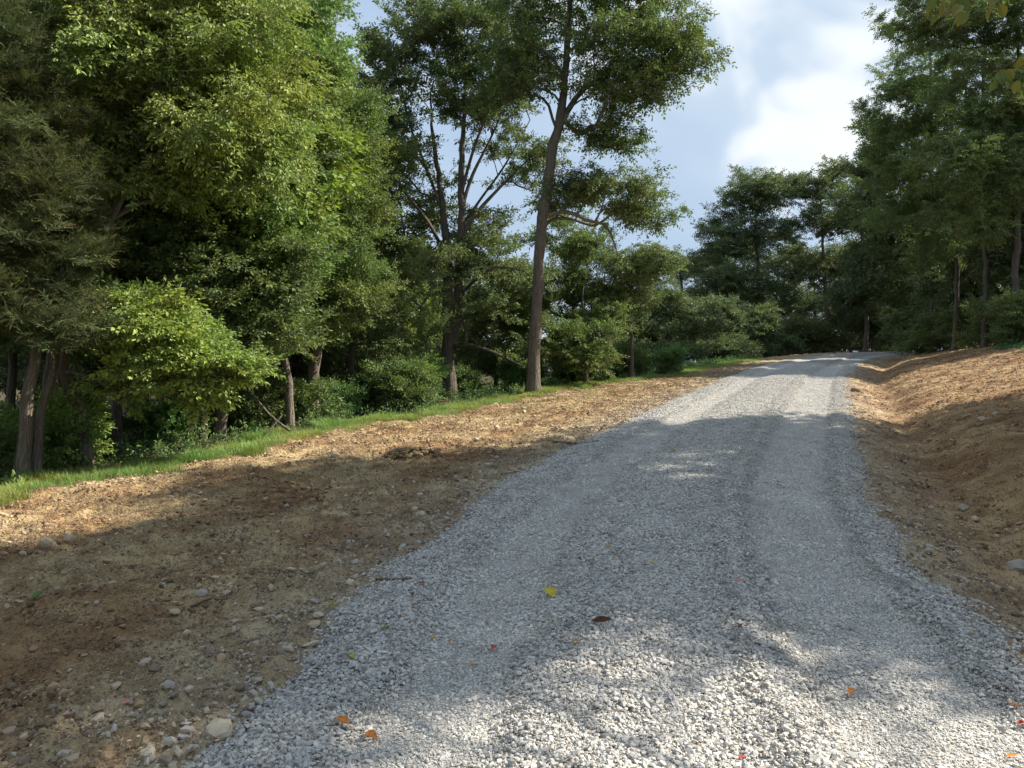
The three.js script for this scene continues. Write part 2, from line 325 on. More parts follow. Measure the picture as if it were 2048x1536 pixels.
const KINDS = {
  hackberry: { kind: 'lance', size: 0.066, width: 1.15, length: 0.42, leaves: 20, shoots: 4, droop: 0.45, hang: 0.8, toss: 1.1, color: [0.253, 0.342, 0.063] },
  sapling: { kind: 'broad', size: 0.06, width: 0.95, length: 0.36, leaves: 18, shoots: 4, droop: 0.25, hang: 0.45, toss: 0.9, color: [0.230, 0.333, 0.061] },
  maple: { kind: 'star', size: 0.075, width: 1.0, length: 0.4, leaves: 13, shoots: 3, droop: 0.2, hang: 0.25, toss: 0.7, color: [0.165, 0.276, 0.057] },
  bigleaf: { kind: 'star', size: 0.13, width: 1.05, length: 0.5, leaves: 9, shoots: 3, droop: 0.2, hang: 0.35, toss: 0.5, color: [0.218, 0.333, 0.045] },
  oak: { kind: 'oak', size: 0.095, width: 0.95, length: 0.42, leaves: 15, shoots: 4, droop: 0.1, hang: 0.1, toss: 1.2, color: [0.133, 0.191, 0.053] },
  cherry: { kind: 'broad', size: 0.08, width: 0.75, length: 0.42, leaves: 16, shoots: 4, droop: 0.3, hang: 0.4, toss: 1.1, color: [0.142, 0.214, 0.048] },
  elm: { kind: 'broad', size: 0.068, width: 0.95, length: 0.42, leaves: 17, shoots: 4, droop: 0.2, hang: 0.15, toss: 1.0, color: [0.134, 0.205, 0.046] },
  walnut: { kind: 'lance', frond: 6, size: 0.3, width: 0.95, length: 0.3, leaves: 4, shoots: 2, droop: 0.3, hang: 0.5, toss: 0.6, color: [0.131, 0.186, 0.045] },
  far: { kind: 'broad', size: 0.125, width: 0.9, length: 0.62, leaves: 13, shoots: 4, droop: 0.2, hang: 0.2, toss: 1.2, color: [0.109, 0.162, 0.048] },
  weed: { kind: 'broad', size: 0.07, width: 0.8, length: 0.3, leaves: 11, shoots: 3, droop: 0.1, hang: 0.3, toss: 0.8, color: [0.120, 0.235, 0.053] },
};
const SPRAYS = {}; let sprayN = 0;
for (const k in KINDS) SPRAYS[k] = [1, 2, 3].map((i) => spray(KINDS[k], 100 + i + 10 * sprayN++));
SPRAYS.cedar = [1, 2, 3].map((i) => needleSpray({ color: [0.125, 0.175, 0.05], brown: 0.06 }, 900 + i));

// ------------------------------------------------------------------ trees
function tube(points, radii, sides, out, turnStart = V(1, 0, 0), rough = 0) {     // appends to out = {p, n, u, i}
  const first = out.p.length / 3; let side = turnStart.clone(), len = 0;
  points.forEach((p, k) => {
    const t = points[Math.min(k + 1, points.length - 1)].clone().sub(points[Math.max(k - 1, 0)]).normalize();
    side.addScaledVector(t, -side.dot(t)); if (side.lengthSq() < 1e-4) side.set(t.y, t.z, t.x).addScaledVector(t, -t.dot(V(t.y, t.z, t.x))); side.normalize();
    const up = V().crossVectors(t, side); if (k) len += p.distanceTo(points[k - 1]);
    for (let j = 0; j <= sides; j++) {
      const a = j / sides * Math.PI * 2, d = side.clone().multiplyScalar(Math.cos(a)).addScaledVector(up, Math.sin(a));
      const rr = radii[k] * (1 + (rough ? rough * n3(Math.cos(a) * 1.7 + points[0].x, Math.sin(a) * 1.7, len * 1.5) : 0));
      out.p.push(p.x + d.x * rr, p.y + d.y * rr, p.z + d.z * rr); out.n.push(d.x, d.y, d.z); out.u.push(j / sides * Math.max(1, Math.round(radii[0] * 6.3 / 0.35)) * 0.5, len / 0.9);
    }
    if (k) for (let j = 0; j < sides; j++) { const a = first + (k - 1) * (sides + 1) + j, b = a + sides + 1; out.i.push(a, a + 1, b, a + 1, b + 1, b); }
  });
}
function wood(out) { const g = new THREE.BufferGeometry(); g.setAttribute('position', new THREE.Float32BufferAttribute(out.p, 3)); g.setAttribute('normal', new THREE.Float32BufferAttribute(out.n, 3)); g.setAttribute('uv', new THREE.Float32BufferAttribute(out.u, 2)); g.setIndex(out.i); return g; }
const fresh = () => ({ p: [], n: [], u: [], i: [] });
const dummy = new THREE.Matrix4(), basis = new THREE.Matrix4();
let counted = 0;
// o: name, label, category, group, seed, trunks: [[[x,y,z,r]...]...] in world metres, first point at the ground; blobs: [[x,y,z, rx,ry,rz, puffs]...]; leaf kind, puff radius, sprays per puff, tint
function tree(o) {
  const r = rng(o.seed), root = new THREE.Group(); root.name = numbered(o.name); scene.add(root);
  tag(root, o.label, o.category ?? 'tree', o.group);
  const base = V(...o.trunks[0][0]); root.position.copy(base);
  const bark = o.bark ?? M.bark, nodes = [];
  o.trunks.forEach((tr, ti) => {
    const pts = tr.map((p) => V(p[0] - base.x, p[1] - base.y, p[2] - base.z)), curve = new THREE.CatmullRomCurve3(pts), len = curve.getLength(), n = Math.max(6, Math.round(len / 0.3));
    const P = [], Q = [];
    for (let i = 0; i <= n; i++) {
      const f = i / n, g = f * (tr.length - 1), a = Math.min(tr.length - 2, Math.floor(g)), p = curve.getPoint(f);
      p.x += 0.05 * n2(p.y * 0.9 + o.seed, ti * 9) * Math.min(1, f * 4) * (o.wobble ?? 1); p.z += 0.05 * n2(p.y * 0.9, o.seed + 50 + ti * 9) * Math.min(1, f * 4) * (o.wobble ?? 1);
      P.push(p); Q.push(mix(tr[a][3], tr[a + 1][3], g - a) * (ti === 0 || !o.forked ? 1 + (o.flare ?? 0.55) * Math.exp(-Math.max(0, p.y) / 0.22) : 1));
      nodes.push({ p, parent: nodes.length - 1, trunk: true, r: Q[i], limb: -1, cnt: 0, kids: [], first: i === 0 });
    }
    if (ti === 0 || !o.forked) { P.unshift(P[0].clone().add(V(0, -0.25, 0))); Q.unshift(Q[0] * 1.15); }
    const out = fresh(); tube(P, Q, Q[0] > 0.07 ? 14 : 8, out, V(1, 0, 0), 0.2); mesh(o.stem ?? 'trunk', wood(out), bark, root);
  });
  // leafy masses
  const puffs = [];
  for (const [x, y, z, rx, ry, rz, n, opt] of o.blobs) {
    let made = 0, tries = 0; const want = Math.round(n * (o.more ?? 1.3));
    while (made < want && tries++ < want * 40) {
      const d = V(r() * 2 - 1, r() * 2 - 1, r() * 2 - 1); if (d.length() > 1 || (d.length() < 0.45 && r() < 0.6)) continue;
      const c = V(x + d.x * rx - base.x, y + d.y * ry - base.y, z + d.z * rz - base.z), gap = (o.puff ?? 0.6) * (o.gap ?? 0.8) * 0.8;
      if (n3(c.x * 0.6 + o.seed, c.y * 0.85, c.z * 0.6) < (o.void ?? -0.12)) continue;
      if (puffs.some((q) => q.c.distanceToSquared(c) < gap * gap)) continue;
      puffs.push({ c, s: (0.5 + 0.5 * r()) * (opt?.puff ?? o.puff ?? 0.6), opt, centre: V(x - base.x, y - base.y, z - base.z) }); made++;
    }
  }
  const trunkEnd = nodes.length, lowest = o.limbsFrom ?? 0.25, topY = Math.max(...nodes.map((n) => n.p.y));
  for (const q of puffs) { q.d = Infinity; for (let i = 0; i < trunkEnd; i++) q.d = Math.min(q.d, nodes[i].p.distanceToSquared(q.c)); }
  puffs.sort((a, b) => a.d - b.d);
  const limbRoots = [];
  function attach(target, extra) {
    let best = 1e9, k = -1;
    nodes.forEach((n, i) => {
      if (n.trunk && n.p.y < topY * lowest) return;
      if (n.noAttach) return;
      const h = Math.hypot(n.p.x - target.x, n.p.z - target.z), d = n.p.distanceTo(target), rise = target.y - n.p.y;
      const c = d + 1.1 * Math.max(0, (o.rise ?? 0.5) * h - rise) + (n.trunk ? 0 : 0.25);
      if (c < best) { best = c; k = i; }
    });
    const from = nodes[k], d = from.p.distanceTo(target), par = nodes[Math.max(0, from.parent)], dir = from.p.clone().sub(par.p).normalize();
    let limb = from.limb; if (from.trunk) { limb = limbRoots.length; limbRoots.push(k); }
    const ctrl = from.p.clone().lerp(target, 0.45).addScaledVector(dir, d * 0.16).add(V((r() - 0.5) * 0.2 * d, (o.arch ?? 0.06) * d, (r() - 0.5) * 0.2 * d)), n = Math.max(2, Math.round(d / 0.32));
    let last = k;
    for (let i = 1; i <= n; i++) {
      const f = i / n, a = from.p.clone().lerp(ctrl, f), b = ctrl.clone().lerp(target, f), p = a.lerp(b, f); if (i < n) p.add(V((r() - 0.5) * 0.07, (r() - 0.5) * 0.07, (r() - 0.5) * 0.07));
      nodes.push({ p, parent: last, limb, cnt: 0, kids: [] }); nodes[last].kids.push(nodes.length - 1); last = nodes.length - 1;
    }
    return last;
  }
  (o.limbs ?? []).forEach((L) => {          // limbs seen in the photograph: [[x,y,z,r]...]
    const pts = L.map((p) => V(p[0] - base.x, p[1] - base.y, p[2] - base.z)), curve = new THREE.CatmullRomCurve3(pts), n = Math.max(4, Math.round(curve.getLength() / 0.3));
    let k = 0, best = 1e9; nodes.forEach((q, i) => { const e = q.p.distanceToSquared(pts[0]) - (q.trunk ? 0 : 0.0); if (e < best) { best = e; k = i; } });
    let limb = nodes[k].limb; if (nodes[k].trunk) { limb = limbRoots.length; limbRoots.push(k); }
    let last = k;
    for (let i = 1; i <= n; i++) { const f = i / n, g = f * (L.length - 1), a = Math.min(L.length - 2, Math.floor(g)), p = curve.getPoint(f); nodes.push({ p, parent: last, limb, cnt: 0, kids: [], rGiven: mix(L[a][3], L[a + 1][3], g - a) }); nodes[last].kids.push(nodes.length - 1); last = nodes.length - 1; }
  });
  for (const q of puffs) { q.node = attach(q.c.clone().add(V(0, -0.25 * q.s, 0))); }
  // fine forks inside each mass
  for (const q of puffs) for (let k = 0; k < (o.forks ?? 3); k++) {
    const a = r() * 6.28, reach = o.reach ?? 0.85, t = q.c.clone().add(V(Math.cos(a) * q.s * reach, (r() - 0.3) * q.s * reach * 0.8, Math.sin(a) * q.s * reach)), from = nodes[q.node];
    let last = q.node; for (let i = 1; i <= 2; i++) { const p = from.p.clone().lerp(t, i / 2).add(V((r() - 0.5) * 0.06, 0.03, (r() - 0.5) * 0.06)); nodes.push({ p, parent: last, limb: from.limb, cnt: 0, kids: [] }); nodes[last].kids.push(nodes.length - 1); last = nodes.length - 1; }
  }
  for (let i = nodes.length - 1; i >= trunkEnd; i--) { const n = nodes[i]; n.cnt += n.kids.length ? 0 : 1; if (!nodes[n.parent].trunk) nodes[n.parent].cnt += n.cnt; }
  const tipR = o.tipR ?? 0.0042;
  for (let i = trunkEnd; i < nodes.length; i++) { const n = nodes[i]; n.r = Math.max(n.rGiven ?? 0, tipR * Math.pow(Math.max(1, n.cnt), 0.47)); }
  for (let i = trunkEnd; i < nodes.length; i++) { const n = nodes[i]; n.r = Math.min(n.r, nodes[n.parent].r * (nodes[n.parent].trunk ? 0.8 : 1)); }
  const outs = limbRoots.map(() => fresh());
  for (let i = trunkEnd; i < nodes.length; i++) {          // one tube per chain; a chain starts where a node is not the thickest child
    const n = nodes[i], par = nodes[n.parent], starts = par.trunk || par.kids.reduce((a, b) => (nodes[b].cnt > nodes[a].cnt ? b : a), par.kids[0]) !== i;
    if (!starts) continue;
    const P = [par.p], Q = [Math.min(par.r, n.r * 1.25)]; let k = i;
    for (;;) { P.push(nodes[k].p); Q.push(nodes[k].r); if (!nodes[k].kids.length) break; k = nodes[k].kids.reduce((a, b) => (nodes[b].cnt > nodes[a].cnt ? b : a), nodes[k].kids[0]); }
    Q[Q.length - 1] *= 0.4; tube(P, Q, Q[0] > 0.03 ? 8 : Q[0] > 0.012 ? 5 : 4, outs[n.limb]);
  }
  if (o.joinLimbs) { const all = fresh(); for (const s of outs) { const off = all.p.length / 3; all.p.push(...s.p); all.n.push(...s.n); all.u.push(...s.u); for (const q of s.i) all.i.push(q + off); } if (all.p.length) mesh('branch', wood(all), bark, root); }
  else for (const s of outs) if (s.p.length) mesh('limb', wood(s), bark, root);
  // sprays
  const mats = [], cols = [], tint = o.tint ?? [1, 1, 1];
  for (let i = trunkEnd; i < nodes.length; i++) {          // shoots along every thin branch
    const n = nodes[i]; if (n.cnt > (o.leafyBelow ?? 5) || n.bare) continue;
    const b = n.p.clone().sub(nodes[n.parent].p).normalize(), lum = 0.88 + 0.24 * (n2(n.p.x * 0.8 + o.seed, n.p.y * 0.8 + n.p.z * 0.5) * 0.5 + 0.5), warm = n2(n.p.z * 0.6 + o.seed, n.p.x * 0.6 - n.p.y) * 0.5 + 0.5;
    for (let k = 0; k < (o.perNode ?? 2); k++) {
      const az = Math.atan2(b.z, b.x) + (k % 2 ? 1 : -1) * (0.3 + 1.0 * r()), pitch = 0.5 * Math.asin(clamp(b.y, -1, 1)) + (o.pitch ?? 0.35) + (r() - 0.5) * 1.0 - (o.hang ?? 0), X = V(Math.cos(az) * Math.cos(pitch), Math.sin(pitch), Math.sin(az) * Math.cos(pitch)), U = V((r() - 0.5) * 0.8, 1, (r() - 0.5) * 0.8), Z = V().crossVectors(X, U).normalize(), Y = V().crossVectors(Z, X), s = (0.7 + 0.5 * r()) * (o.scale ?? 1);
      basis.makeBasis(X, Y, Z); dummy.copy(basis).scale(V(s, s, s * (r() < 0.5 ? -1 : 1))).setPosition(n.p.x + (r() - 0.5) * 0.1, n.p.y + (r() - 0.5) * 0.08, n.p.z + (r() - 0.5) * 0.1);
      mats.push(dummy.clone()); const l = lum * (0.88 + 0.24 * r()); cols.push([tint[0] * l * (0.9 + 0.28 * warm), tint[1] * l, tint[2] * l * (1.08 - 0.3 * warm)]);
    }
  }
  for (const q of puffs) {
    const n = Math.round((o.fluff ?? 0.4) * (o.sprays ?? 36) * (q.s / (o.puff ?? 0.6)) ** 2 * (q.opt?.dense ?? 1)), warm = r(), lum = 0.85 + 0.3 * r(), own = q.opt?.tint ?? [1, 1, 1];
    for (let i = 0; i < n; i++) {
      const d = V(r() * 2 - 1, (r() * 2 - 1), r() * 2 - 1).normalize(), rr = q.s * (0.25 + 0.8 * Math.sqrt(r()));
      const p = q.c.clone().add(V(d.x * rr, d.y * rr * (o.flat ?? 0.82), d.z * rr)), out = p.clone().sub(q.c).addScaledVector(V(p.x - q.centre.x, 0, p.z - q.centre.z), 0.25);
      const az = Math.atan2(out.z, out.x) + (r() - 0.5) * 2.2, pitch = (o.pitch ?? 0.3) + (r() - 0.5) * 1.3 + 0.45 * d.y - (q.opt?.hang ?? o.hang ?? 0);
      const X = V(Math.cos(az) * Math.cos(pitch), Math.sin(pitch), Math.sin(az) * Math.cos(pitch)), U = V((r() - 0.5) * 0.9, 1, (r() - 0.5) * 0.9).addScaledVector(X, -0.0);
      const Z = V().crossVectors(X, U).normalize(), Y = V().crossVectors(Z, X); const s = (0.75 + 0.5 * r()) * (o.scale ?? 1);
      basis.makeBasis(X, Y, Z); dummy.copy(basis).scale(V(s, s, s * (r() < 0.5 ? -1 : 1))).setPosition(p.x - X.x * 0.15 * s, p.y - X.y * 0.15 * s, p.z - X.z * 0.15 * s);
      mats.push(dummy.clone()); const l = lum * (0.88 + 0.24 * r()); cols.push([tint[0] * own[0] * l * (0.9 + 0.28 * warm), tint[1] * own[1] * l, tint[2] * own[2] * l * (1.08 - 0.3 * warm)]);
    }
  }
  const geo = SPRAYS[o.leaf][o.seed % 3], im = new THREE.InstancedMesh(geo, o.leaf === 'cedar' ? M.needle : M.leaf, mats.length);
  mats.forEach((m, i) => { im.setMatrixAt(i, m); im.setColorAt(i, new THREE.Color().setRGB(...cols[i])); });
  im.name = o.foliage ?? 'crown'; im.userData.kind = 'stuff'; im.castShadow = im.receiveShadow = true; root.add(im); counted += mats.length;
  return root;
}
// sight(px, py, d): the point d metres ahead that stands there in the photograph
const sight = (px, py, d) => [(px - 1024) / FOCAL * d, EYE + (768 - py) / FOCAL * d, -d];
const foot = (px, d, r, dx = 0) => { const x = (px - 1024) / FOCAL * d + dx; return [x, H(x, -d), -d, r]; };
const stem = (list, d) => list.map(([px, py, r, dd = 0]) => [...sight(px, py, d + dd), r]);
const blob = (px, py, d, rx, ry, rz, n, opt) => [...sight(px, py, d), rx, ry, rz, n, opt];

// ------------------------------------------------------------------ the trees of the photograph
// the tall leaning tree at the soil's edge
tree({ name: 'tall_tree', label: 'tall slender tree with leaning grey trunk at the grassy edge of the soil', seed: 1, leaf: 'cherry', puff: 0.5, sprays: 26, fluff: 0.1, forks: 6, reach: 1.35, leafyBelow: 6, perNode: 1, void: -0.15, more: 1.5, limbsFrom: 0.5, gap: 0.75, wobble: 0.5, pitch: 0.0, hang: 0.25, tint: [1.02, 1, 0.95],
  trunks: [[foot(1066, 19.5, 0.165), ...stem([[1069, 700, 0.148], [1074, 600, 0.14], [1080, 490, 0.135], [1093, 380, 0.128], [1108, 290, 0.125], [1120, 235, 0.11], [1132, 130, 0.085], [1138, 40, 0.07], [1142, -60, 0.05], [1150, -150, 0.02]], 19.5)]],
  limbs: [
    stem([[1110, 275, 0.085], [1128, 235, 0.078], [1165, 180, 0.07], [1215, 150, 0.055], [1262, 105, 0.04, -0.5], [1310, 60, 0.02, -0.8]], 19.5),
    stem([[1086, 432, 0.055], [1118, 424, 0.055], [1150, 428, 0.05, -0.3], [1180, 443, 0.044, -0.5], [1208, 448, 0.036, -0.6], [1222, 470, 0.025, -0.7], [1236, 510, 0.012, -0.8]], 19.5),
    stem([[1084, 452, 0.045], [1112, 437, 0.045, 0.4], [1150, 440, 0.04, 0.6], [1190, 452, 0.03, 0.6], [1232, 420, 0.022, 0.4], [1270, 405, 0.012, 0.3]], 19.5),
    stem([[1128, 235, 0.05], [1142, 255, 0.045, 0.3], [1162, 268, 0.036, 0.4], [1185, 250, 0.028, 0.4], [1215, 255, 0.018, 0.4], [1240, 280, 0.01, 0.4]], 19.5),
    stem([[1128, 160, 0.05], [1108, 120, 0.04, -0.4], [1070, 90, 0.03, -0.6], [1030, 75, 0.015, -0.6]], 19.5),
    stem([[1112, 265, 0.04], [1090, 200, 0.036, 0.4], [1050, 190, 0.025, 0.7], [1010, 200, 0.012, 0.8]], 19.5),
  ],
  blobs: [
    blob(1150, 0, 19.5, 1.6, 1.1, 1.5, 16), blob(1260, 70, 19, 1.5, 1.0, 1.5, 17), blob(1345, 95, 18.8, 0.75, 0.85, 1.0, 9), blob(1240, 175, 19.4, 1.05, 0.75, 1.2, 10), blob(1300, 165, 19, 0.6, 0.5, 0.8, 4), blob(1220, 262, 19.8, 0.55, 0.5, 0.7, 5), blob(1250, 295, 19.8, 0.3, 0.25, 0.4, 2),
    blob(1050, 60, 19.3, 1.1, 1.0, 1.3, 12), blob(1030, 175, 19.8, 0.8, 0.7, 1.0, 8), blob(1090, -90, 19.5, 1.6, 1.0, 1.6, 12), blob(1250, -70, 19.3, 1.6, 1.0, 1.4, 12),
    blob(1180, 375, 19.6, 0.95, 0.42, 0.9, 8, { hang: 0.2 }), blob(1255, 395, 19.4, 0.75, 0.45, 0.7, 8, { hang: 0.4 }), blob(1300, 425, 19.4, 0.24, 0.3, 0.4, 3, { hang: 0.7 }), blob(1130, 400, 20, 0.4, 0.4, 0.6, 3),
  ] });
// the spreading tree with two dark trunks behind it
tree({ name: 'twin_trunk_tree', label: 'large spreading tree with two dark trunks and fan of bare limbs in middle of woods', seed: 2, leaf: 'oak', bark: M.shadedBark, puff: 0.55, sprays: 26, fluff: 0.1, forks: 6, reach: 1.35, leafyBelow: 6, perNode: 1, void: -0.15, more: 1.4, limbsFrom: 0.3, gap: 0.85, forked: true, rise: 0.7, tint: [1, 1.0, 0.95],
  trunks: [[foot(899, 22, 0.2), ...stem([[896, 700, 0.175], [895, 620, 0.16], [897, 560, 0.14], [893, 480, 0.11], [880, 380, 0.075], [868, 280, 0.05], [860, 180, 0.02]], 22)],
    stem([[906, 690, 0.14], [912, 640, 0.13], [918, 560, 0.12], [920, 470, 0.11], [924, 360, 0.09], [926, 260, 0.065], [930, 150, 0.04], [934, 60, 0.015]], 22)],
  limbs: [
    stem([[920, 480, 0.07], [950, 430, 0.06], [990, 385, 0.045], [1030, 345, 0.03], [1075, 300, 0.015]], 22),
    stem([[922, 420, 0.06], [945, 350, 0.05], [975, 290, 0.035], [1000, 235, 0.02], [1020, 190, 0.01]], 22),
    stem([[895, 520, 0.06], [860, 450, 0.05, -0.5], [815, 390, 0.04, -0.8], [770, 320, 0.03, -1], [740, 230, 0.012, -1]], 22),
    stem([[896, 560, 0.05], [850, 520, 0.045, 0.6], [790, 490, 0.035, 1], [730, 440, 0.02, 1.2], [690, 380, 0.01, 1.2]], 22),
    stem([[885, 420, 0.05], [850, 330, 0.04, 0.4], [820, 250, 0.03, 0.6], [800, 160, 0.012, 0.6]], 22),
    stem([[914, 600, 0.05], [950, 560, 0.045, -0.5], [990, 535, 0.035, -0.8], [1040, 540, 0.02, -1], [1080, 560, 0.01, -1]], 22),
    stem([[905, 700, 0.06], [935, 690, 0.055, -0.6], [975, 700, 0.045, -1], [1020, 720, 0.03, -1.3], [1050, 735, 0.012, -1.5]], 22),
    stem([[896, 585, 0.035], [860, 590, 0.03, -0.5], [842, 615, 0.022, -0.8], [836, 650, 0.01, -0.9]], 22),
    stem([[922, 455, 0.05], [960, 400, 0.04, 0.7], [1010, 330, 0.03, 1], [1060, 240, 0.012, 1.2]], 22),
    stem([[924, 380, 0.05], [950, 290, 0.04, -0.6], [985, 200, 0.025, -0.8], [1005, 120, 0.01, -0.8]], 22),
  ],
  blobs: [
    blob(940, 60, 22, 1.2, 1.0, 1.4, 14), blob(860, 90, 22, 1.0, 0.95, 1.4, 11), blob(790, 140, 22, 0.8, 0.9, 1.3, 9), blob(745, 220, 22, 0.75, 0.9, 1.2, 9), blob(905, 180, 22.5, 1.5, 0.9, 1.4, 12), blob(1010, 130, 22.4, 0.9, 1.0, 1.3, 9),
    blob(720, 330, 22, 0.6, 1.0, 1.2, 8), blob(790, 300, 22.5, 1.0, 0.9, 1.4, 8), blob(1000, 265, 22.6, 0.8, 0.7, 1.1, 5), blob(1065, 340, 22.6, 0.6, 0.7, 1.0, 6),
    blob(760, 450, 22, 1.1, 0.8, 1.4, 11), blob(840, 540, 21.6, 1.0, 0.6, 1.3, 9), blob(960, 480, 22.6, 1.0, 0.7, 1.3, 9), blob(1010, 560, 22.3, 0.9, 0.6, 1.1, 8), blob(870, 400, 23, 0.9, 0.9, 1.2, 6), blob(740, 560, 22.5, 0.9, 0.5, 1.2, 6), blob(970, 620, 22, 0.9, 0.4, 1.1, 6),
  ] });
// left: red cedar
tree({ name: 'cedar_tree', label: 'dull green and brown cedar at left edge of the photo', category: 'cedar', seed: 3, leaf: 'cedar', bark: M.bark, puff: 0.36, sprays: 95, gap: 0.75, flat: 0.6, forks: 4, fluff: 0.75, void: -1, more: 1.7, limbsFrom: 0.2, rise: 0.1, pitch: 0.3, scale: 0.72, hang: 0.0,
  trunks: [[foot(42, 9.0, 0.075), ...stem([[50, 830, 0.065], [68, 740, 0.06], [62, 600, 0.055], [45, 400, 0.045], [25, 200, 0.04], [10, 30, 0.02], [5, -60, 0.01]], 9)], [foot(66, 9.2, 0.055, 0.02), ...stem([[79, 840, 0.045], [96, 750, 0.035], [110, 660, 0.02]], 9.2)]],
  blobs: [blob(30, 120, 9, 0.42, 0.55, 0.6, 8), blob(55, 250, 9, 0.6, 0.45, 0.7, 11), blob(65, 370, 9, 0.66, 0.45, 0.75, 13), blob(95, 390, 8.9, 0.5, 0.35, 0.55, 7), blob(80, 490, 9, 0.7, 0.4, 0.8, 14), blob(60, 600, 9, 0.7, 0.35, 0.8, 11), blob(125, 655, 8.8, 0.35, 0.16, 0.4, 4), blob(-40, 300, 9, 0.8, 1.2, 0.8, 14), blob(-30, 560, 9, 0.8, 0.6, 0.8, 10), blob(-10, 10, 9.2, 0.4, 0.5, 0.5, 5)] });
// left: leaning hackberry whose hanging leaves catch the sun
tree({ name: 'hackberry_tree', label: 'leaning tree with hanging yellow-green leaves lit by sun beside the cedar', seed: 4, leaf: 'hackberry', puff: 0.46, sprays: 30, fluff: 0.15, reach: 1.3, more: 1.3, void: -0.02, gap: 0.95, limbsFrom: 0.35, forks: 5, pitch: 0.05, hang: 0.15,
  trunks: [[foot(96, 11, 0.12), ...stem([[105, 760, 0.1], [128, 600, 0.095], [170, 455, 0.088], [212, 386, 0.08], [265, 290, 0.07], [296, 215, 0.058], [330, 120, 0.045], [360, 20, 0.03], [380, -90, 0.012]], 11)]],
  limbs: [stem([[150, 520, 0.05], [205, 470, 0.048, -0.4], [238, 405, 0.044, -0.6], [270, 350, 0.036, -0.7], [330, 300, 0.024, -0.9], [400, 270, 0.01, -1]], 11), stem([[290, 235, 0.04], [350, 190, 0.035, 0.2], [420, 150, 0.025, 0.2], [490, 110, 0.01, 0.2]], 11), stem([[250, 318, 0.03], [300, 300, 0.03, -0.3], [325, 250, 0.02, -0.5], [335, 190, 0.01, -0.5]], 11)],
  blobs: [blob(250, 90, 10.8, 0.95, 0.7, 1.0, 14), blob(390, 60, 10.8, 0.9, 0.75, 1.0, 14), blob(500, 120, 10.8, 0.6, 0.6, 0.9, 10), blob(330, 190, 10.5, 1.1, 0.5, 0.9, 15), blob(470, 220, 10.6, 0.75, 0.5, 0.9, 11), blob(560, 210, 10.9, 0.35, 0.45, 0.6, 4), blob(230, 250, 10.6, 0.6, 0.5, 0.8, 8), blob(390, 310, 10.4, 0.8, 0.45, 0.8, 10), blob(300, 340, 10.5, 0.5, 0.3, 0.6, 5), blob(510, 320, 10.6, 0.4, 0.35, 0.6, 4), blob(370, -60, 11, 1.3, 0.6, 1.2, 12)] });
// left: low bright bough of a young tree reaching over the verge
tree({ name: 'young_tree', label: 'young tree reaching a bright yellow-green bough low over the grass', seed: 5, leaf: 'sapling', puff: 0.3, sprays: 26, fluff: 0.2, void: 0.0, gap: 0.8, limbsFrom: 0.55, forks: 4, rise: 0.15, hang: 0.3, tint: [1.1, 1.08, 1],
  trunks: [[foot(176, 10.3, 0.075), ...stem([[160, 830, 0.066], [130, 760, 0.058], [140, 690, 0.045], [185, 640, 0.03], [250, 610, 0.015]], 10.2)]],
  limbs: [stem([[140, 690, 0.03], [220, 680, 0.026], [300, 690, 0.022, -0.3], [380, 710, 0.016, -0.4], [460, 735, 0.008, -0.5]], 10.2)],
  blobs: [blob(290, 640, 10, 0.34, 0.22, 0.5, 6), blob(350, 680, 9.9, 0.5, 0.22, 0.6, 9), blob(230, 690, 10, 0.42, 0.26, 0.6, 8), blob(310, 735, 9.8, 0.55, 0.2, 0.5, 8), blob(230, 770, 9.8, 0.16, 0.2, 0.3, 4), blob(410, 740, 9.8, 0.24, 0.17, 0.4, 5), blob(465, 745, 9.8, 0.2, 0.1, 0.3, 3, { tint: [1.15, 1, 0.8] }), blob(395, 785, 9.8, 0.1, 0.1, 0.2, 2), blob(180, 720, 10, 0.2, 0.2, 0.4, 4)] });
// left: the row of broadleaf trees behind the verge
tree({ name: 'sweetgum_tree', label: 'sunlit star-leaved tree with slightly leaning brown trunk right of the bright bough', seed: 6, leaf: 'maple', puff: 0.5, sprays: 30, fluff: 0.2, forks: 4, reach: 1.2, void: -0.05, gap: 0.8, limbsFrom: 0.32,
  trunks: [[foot(440, 13.2, 0.08), ...stem([[447, 800, 0.074], [460, 680, 0.07], [474, 520, 0.066], [470, 420, 0.06], [480, 300, 0.06], [500, 180, 0.04], [520, 60, 0.015]], 13.2)]],
  limbs: [stem([[472, 480, 0.05], [440, 400, 0.04], [400, 330, 0.025], [380, 280, 0.01]], 13.2)],
  blobs: [blob(500, 60, 13.2, 0.8, 0.7, 1.0, 9), blob(610, 90, 13.4, 0.4, 0.6, 0.8, 7), blob(590, 170, 13, 0.6, 0.5, 0.8, 7), blob(480, 420, 12.8, 0.9, 0.5, 0.8, 9), blob(380, 430, 12.6, 0.7, 0.4, 0.8, 7), blob(430, 530, 12.6, 0.7, 0.4, 0.8, 8), blob(560, 520, 12.8, 0.6, 0.4, 0.8, 7), blob(320, 520, 12.4, 0.6, 0.4, 0.8, 6)] });
tree({ name: 'maple_tree', label: 'large-leaved tree with bright yellow-green layered leaves left of twin-trunk tree', seed: 7, leaf: 'bigleaf', puff: 0.5, sprays: 22, gap: 0.75, limbsFrom: 0.4, flat: 0.35,
  trunks: [[foot(580, 14, 0.07), ...stem([[575, 760, 0.064], [560, 640, 0.058], [555, 500, 0.05], [575, 400, 0.04], [590, 300, 0.025], [600, 230, 0.01]], 14)]],
  blobs: [blob(560, 275, 13.6, 0.7, 0.3, 0.8, 8), blob(620, 330, 13.6, 0.5, 0.5, 0.8, 9), blob(540, 370, 13.4, 0.6, 0.35, 0.7, 7), blob(600, 440, 13.6, 0.6, 0.3, 0.8, 7)] });
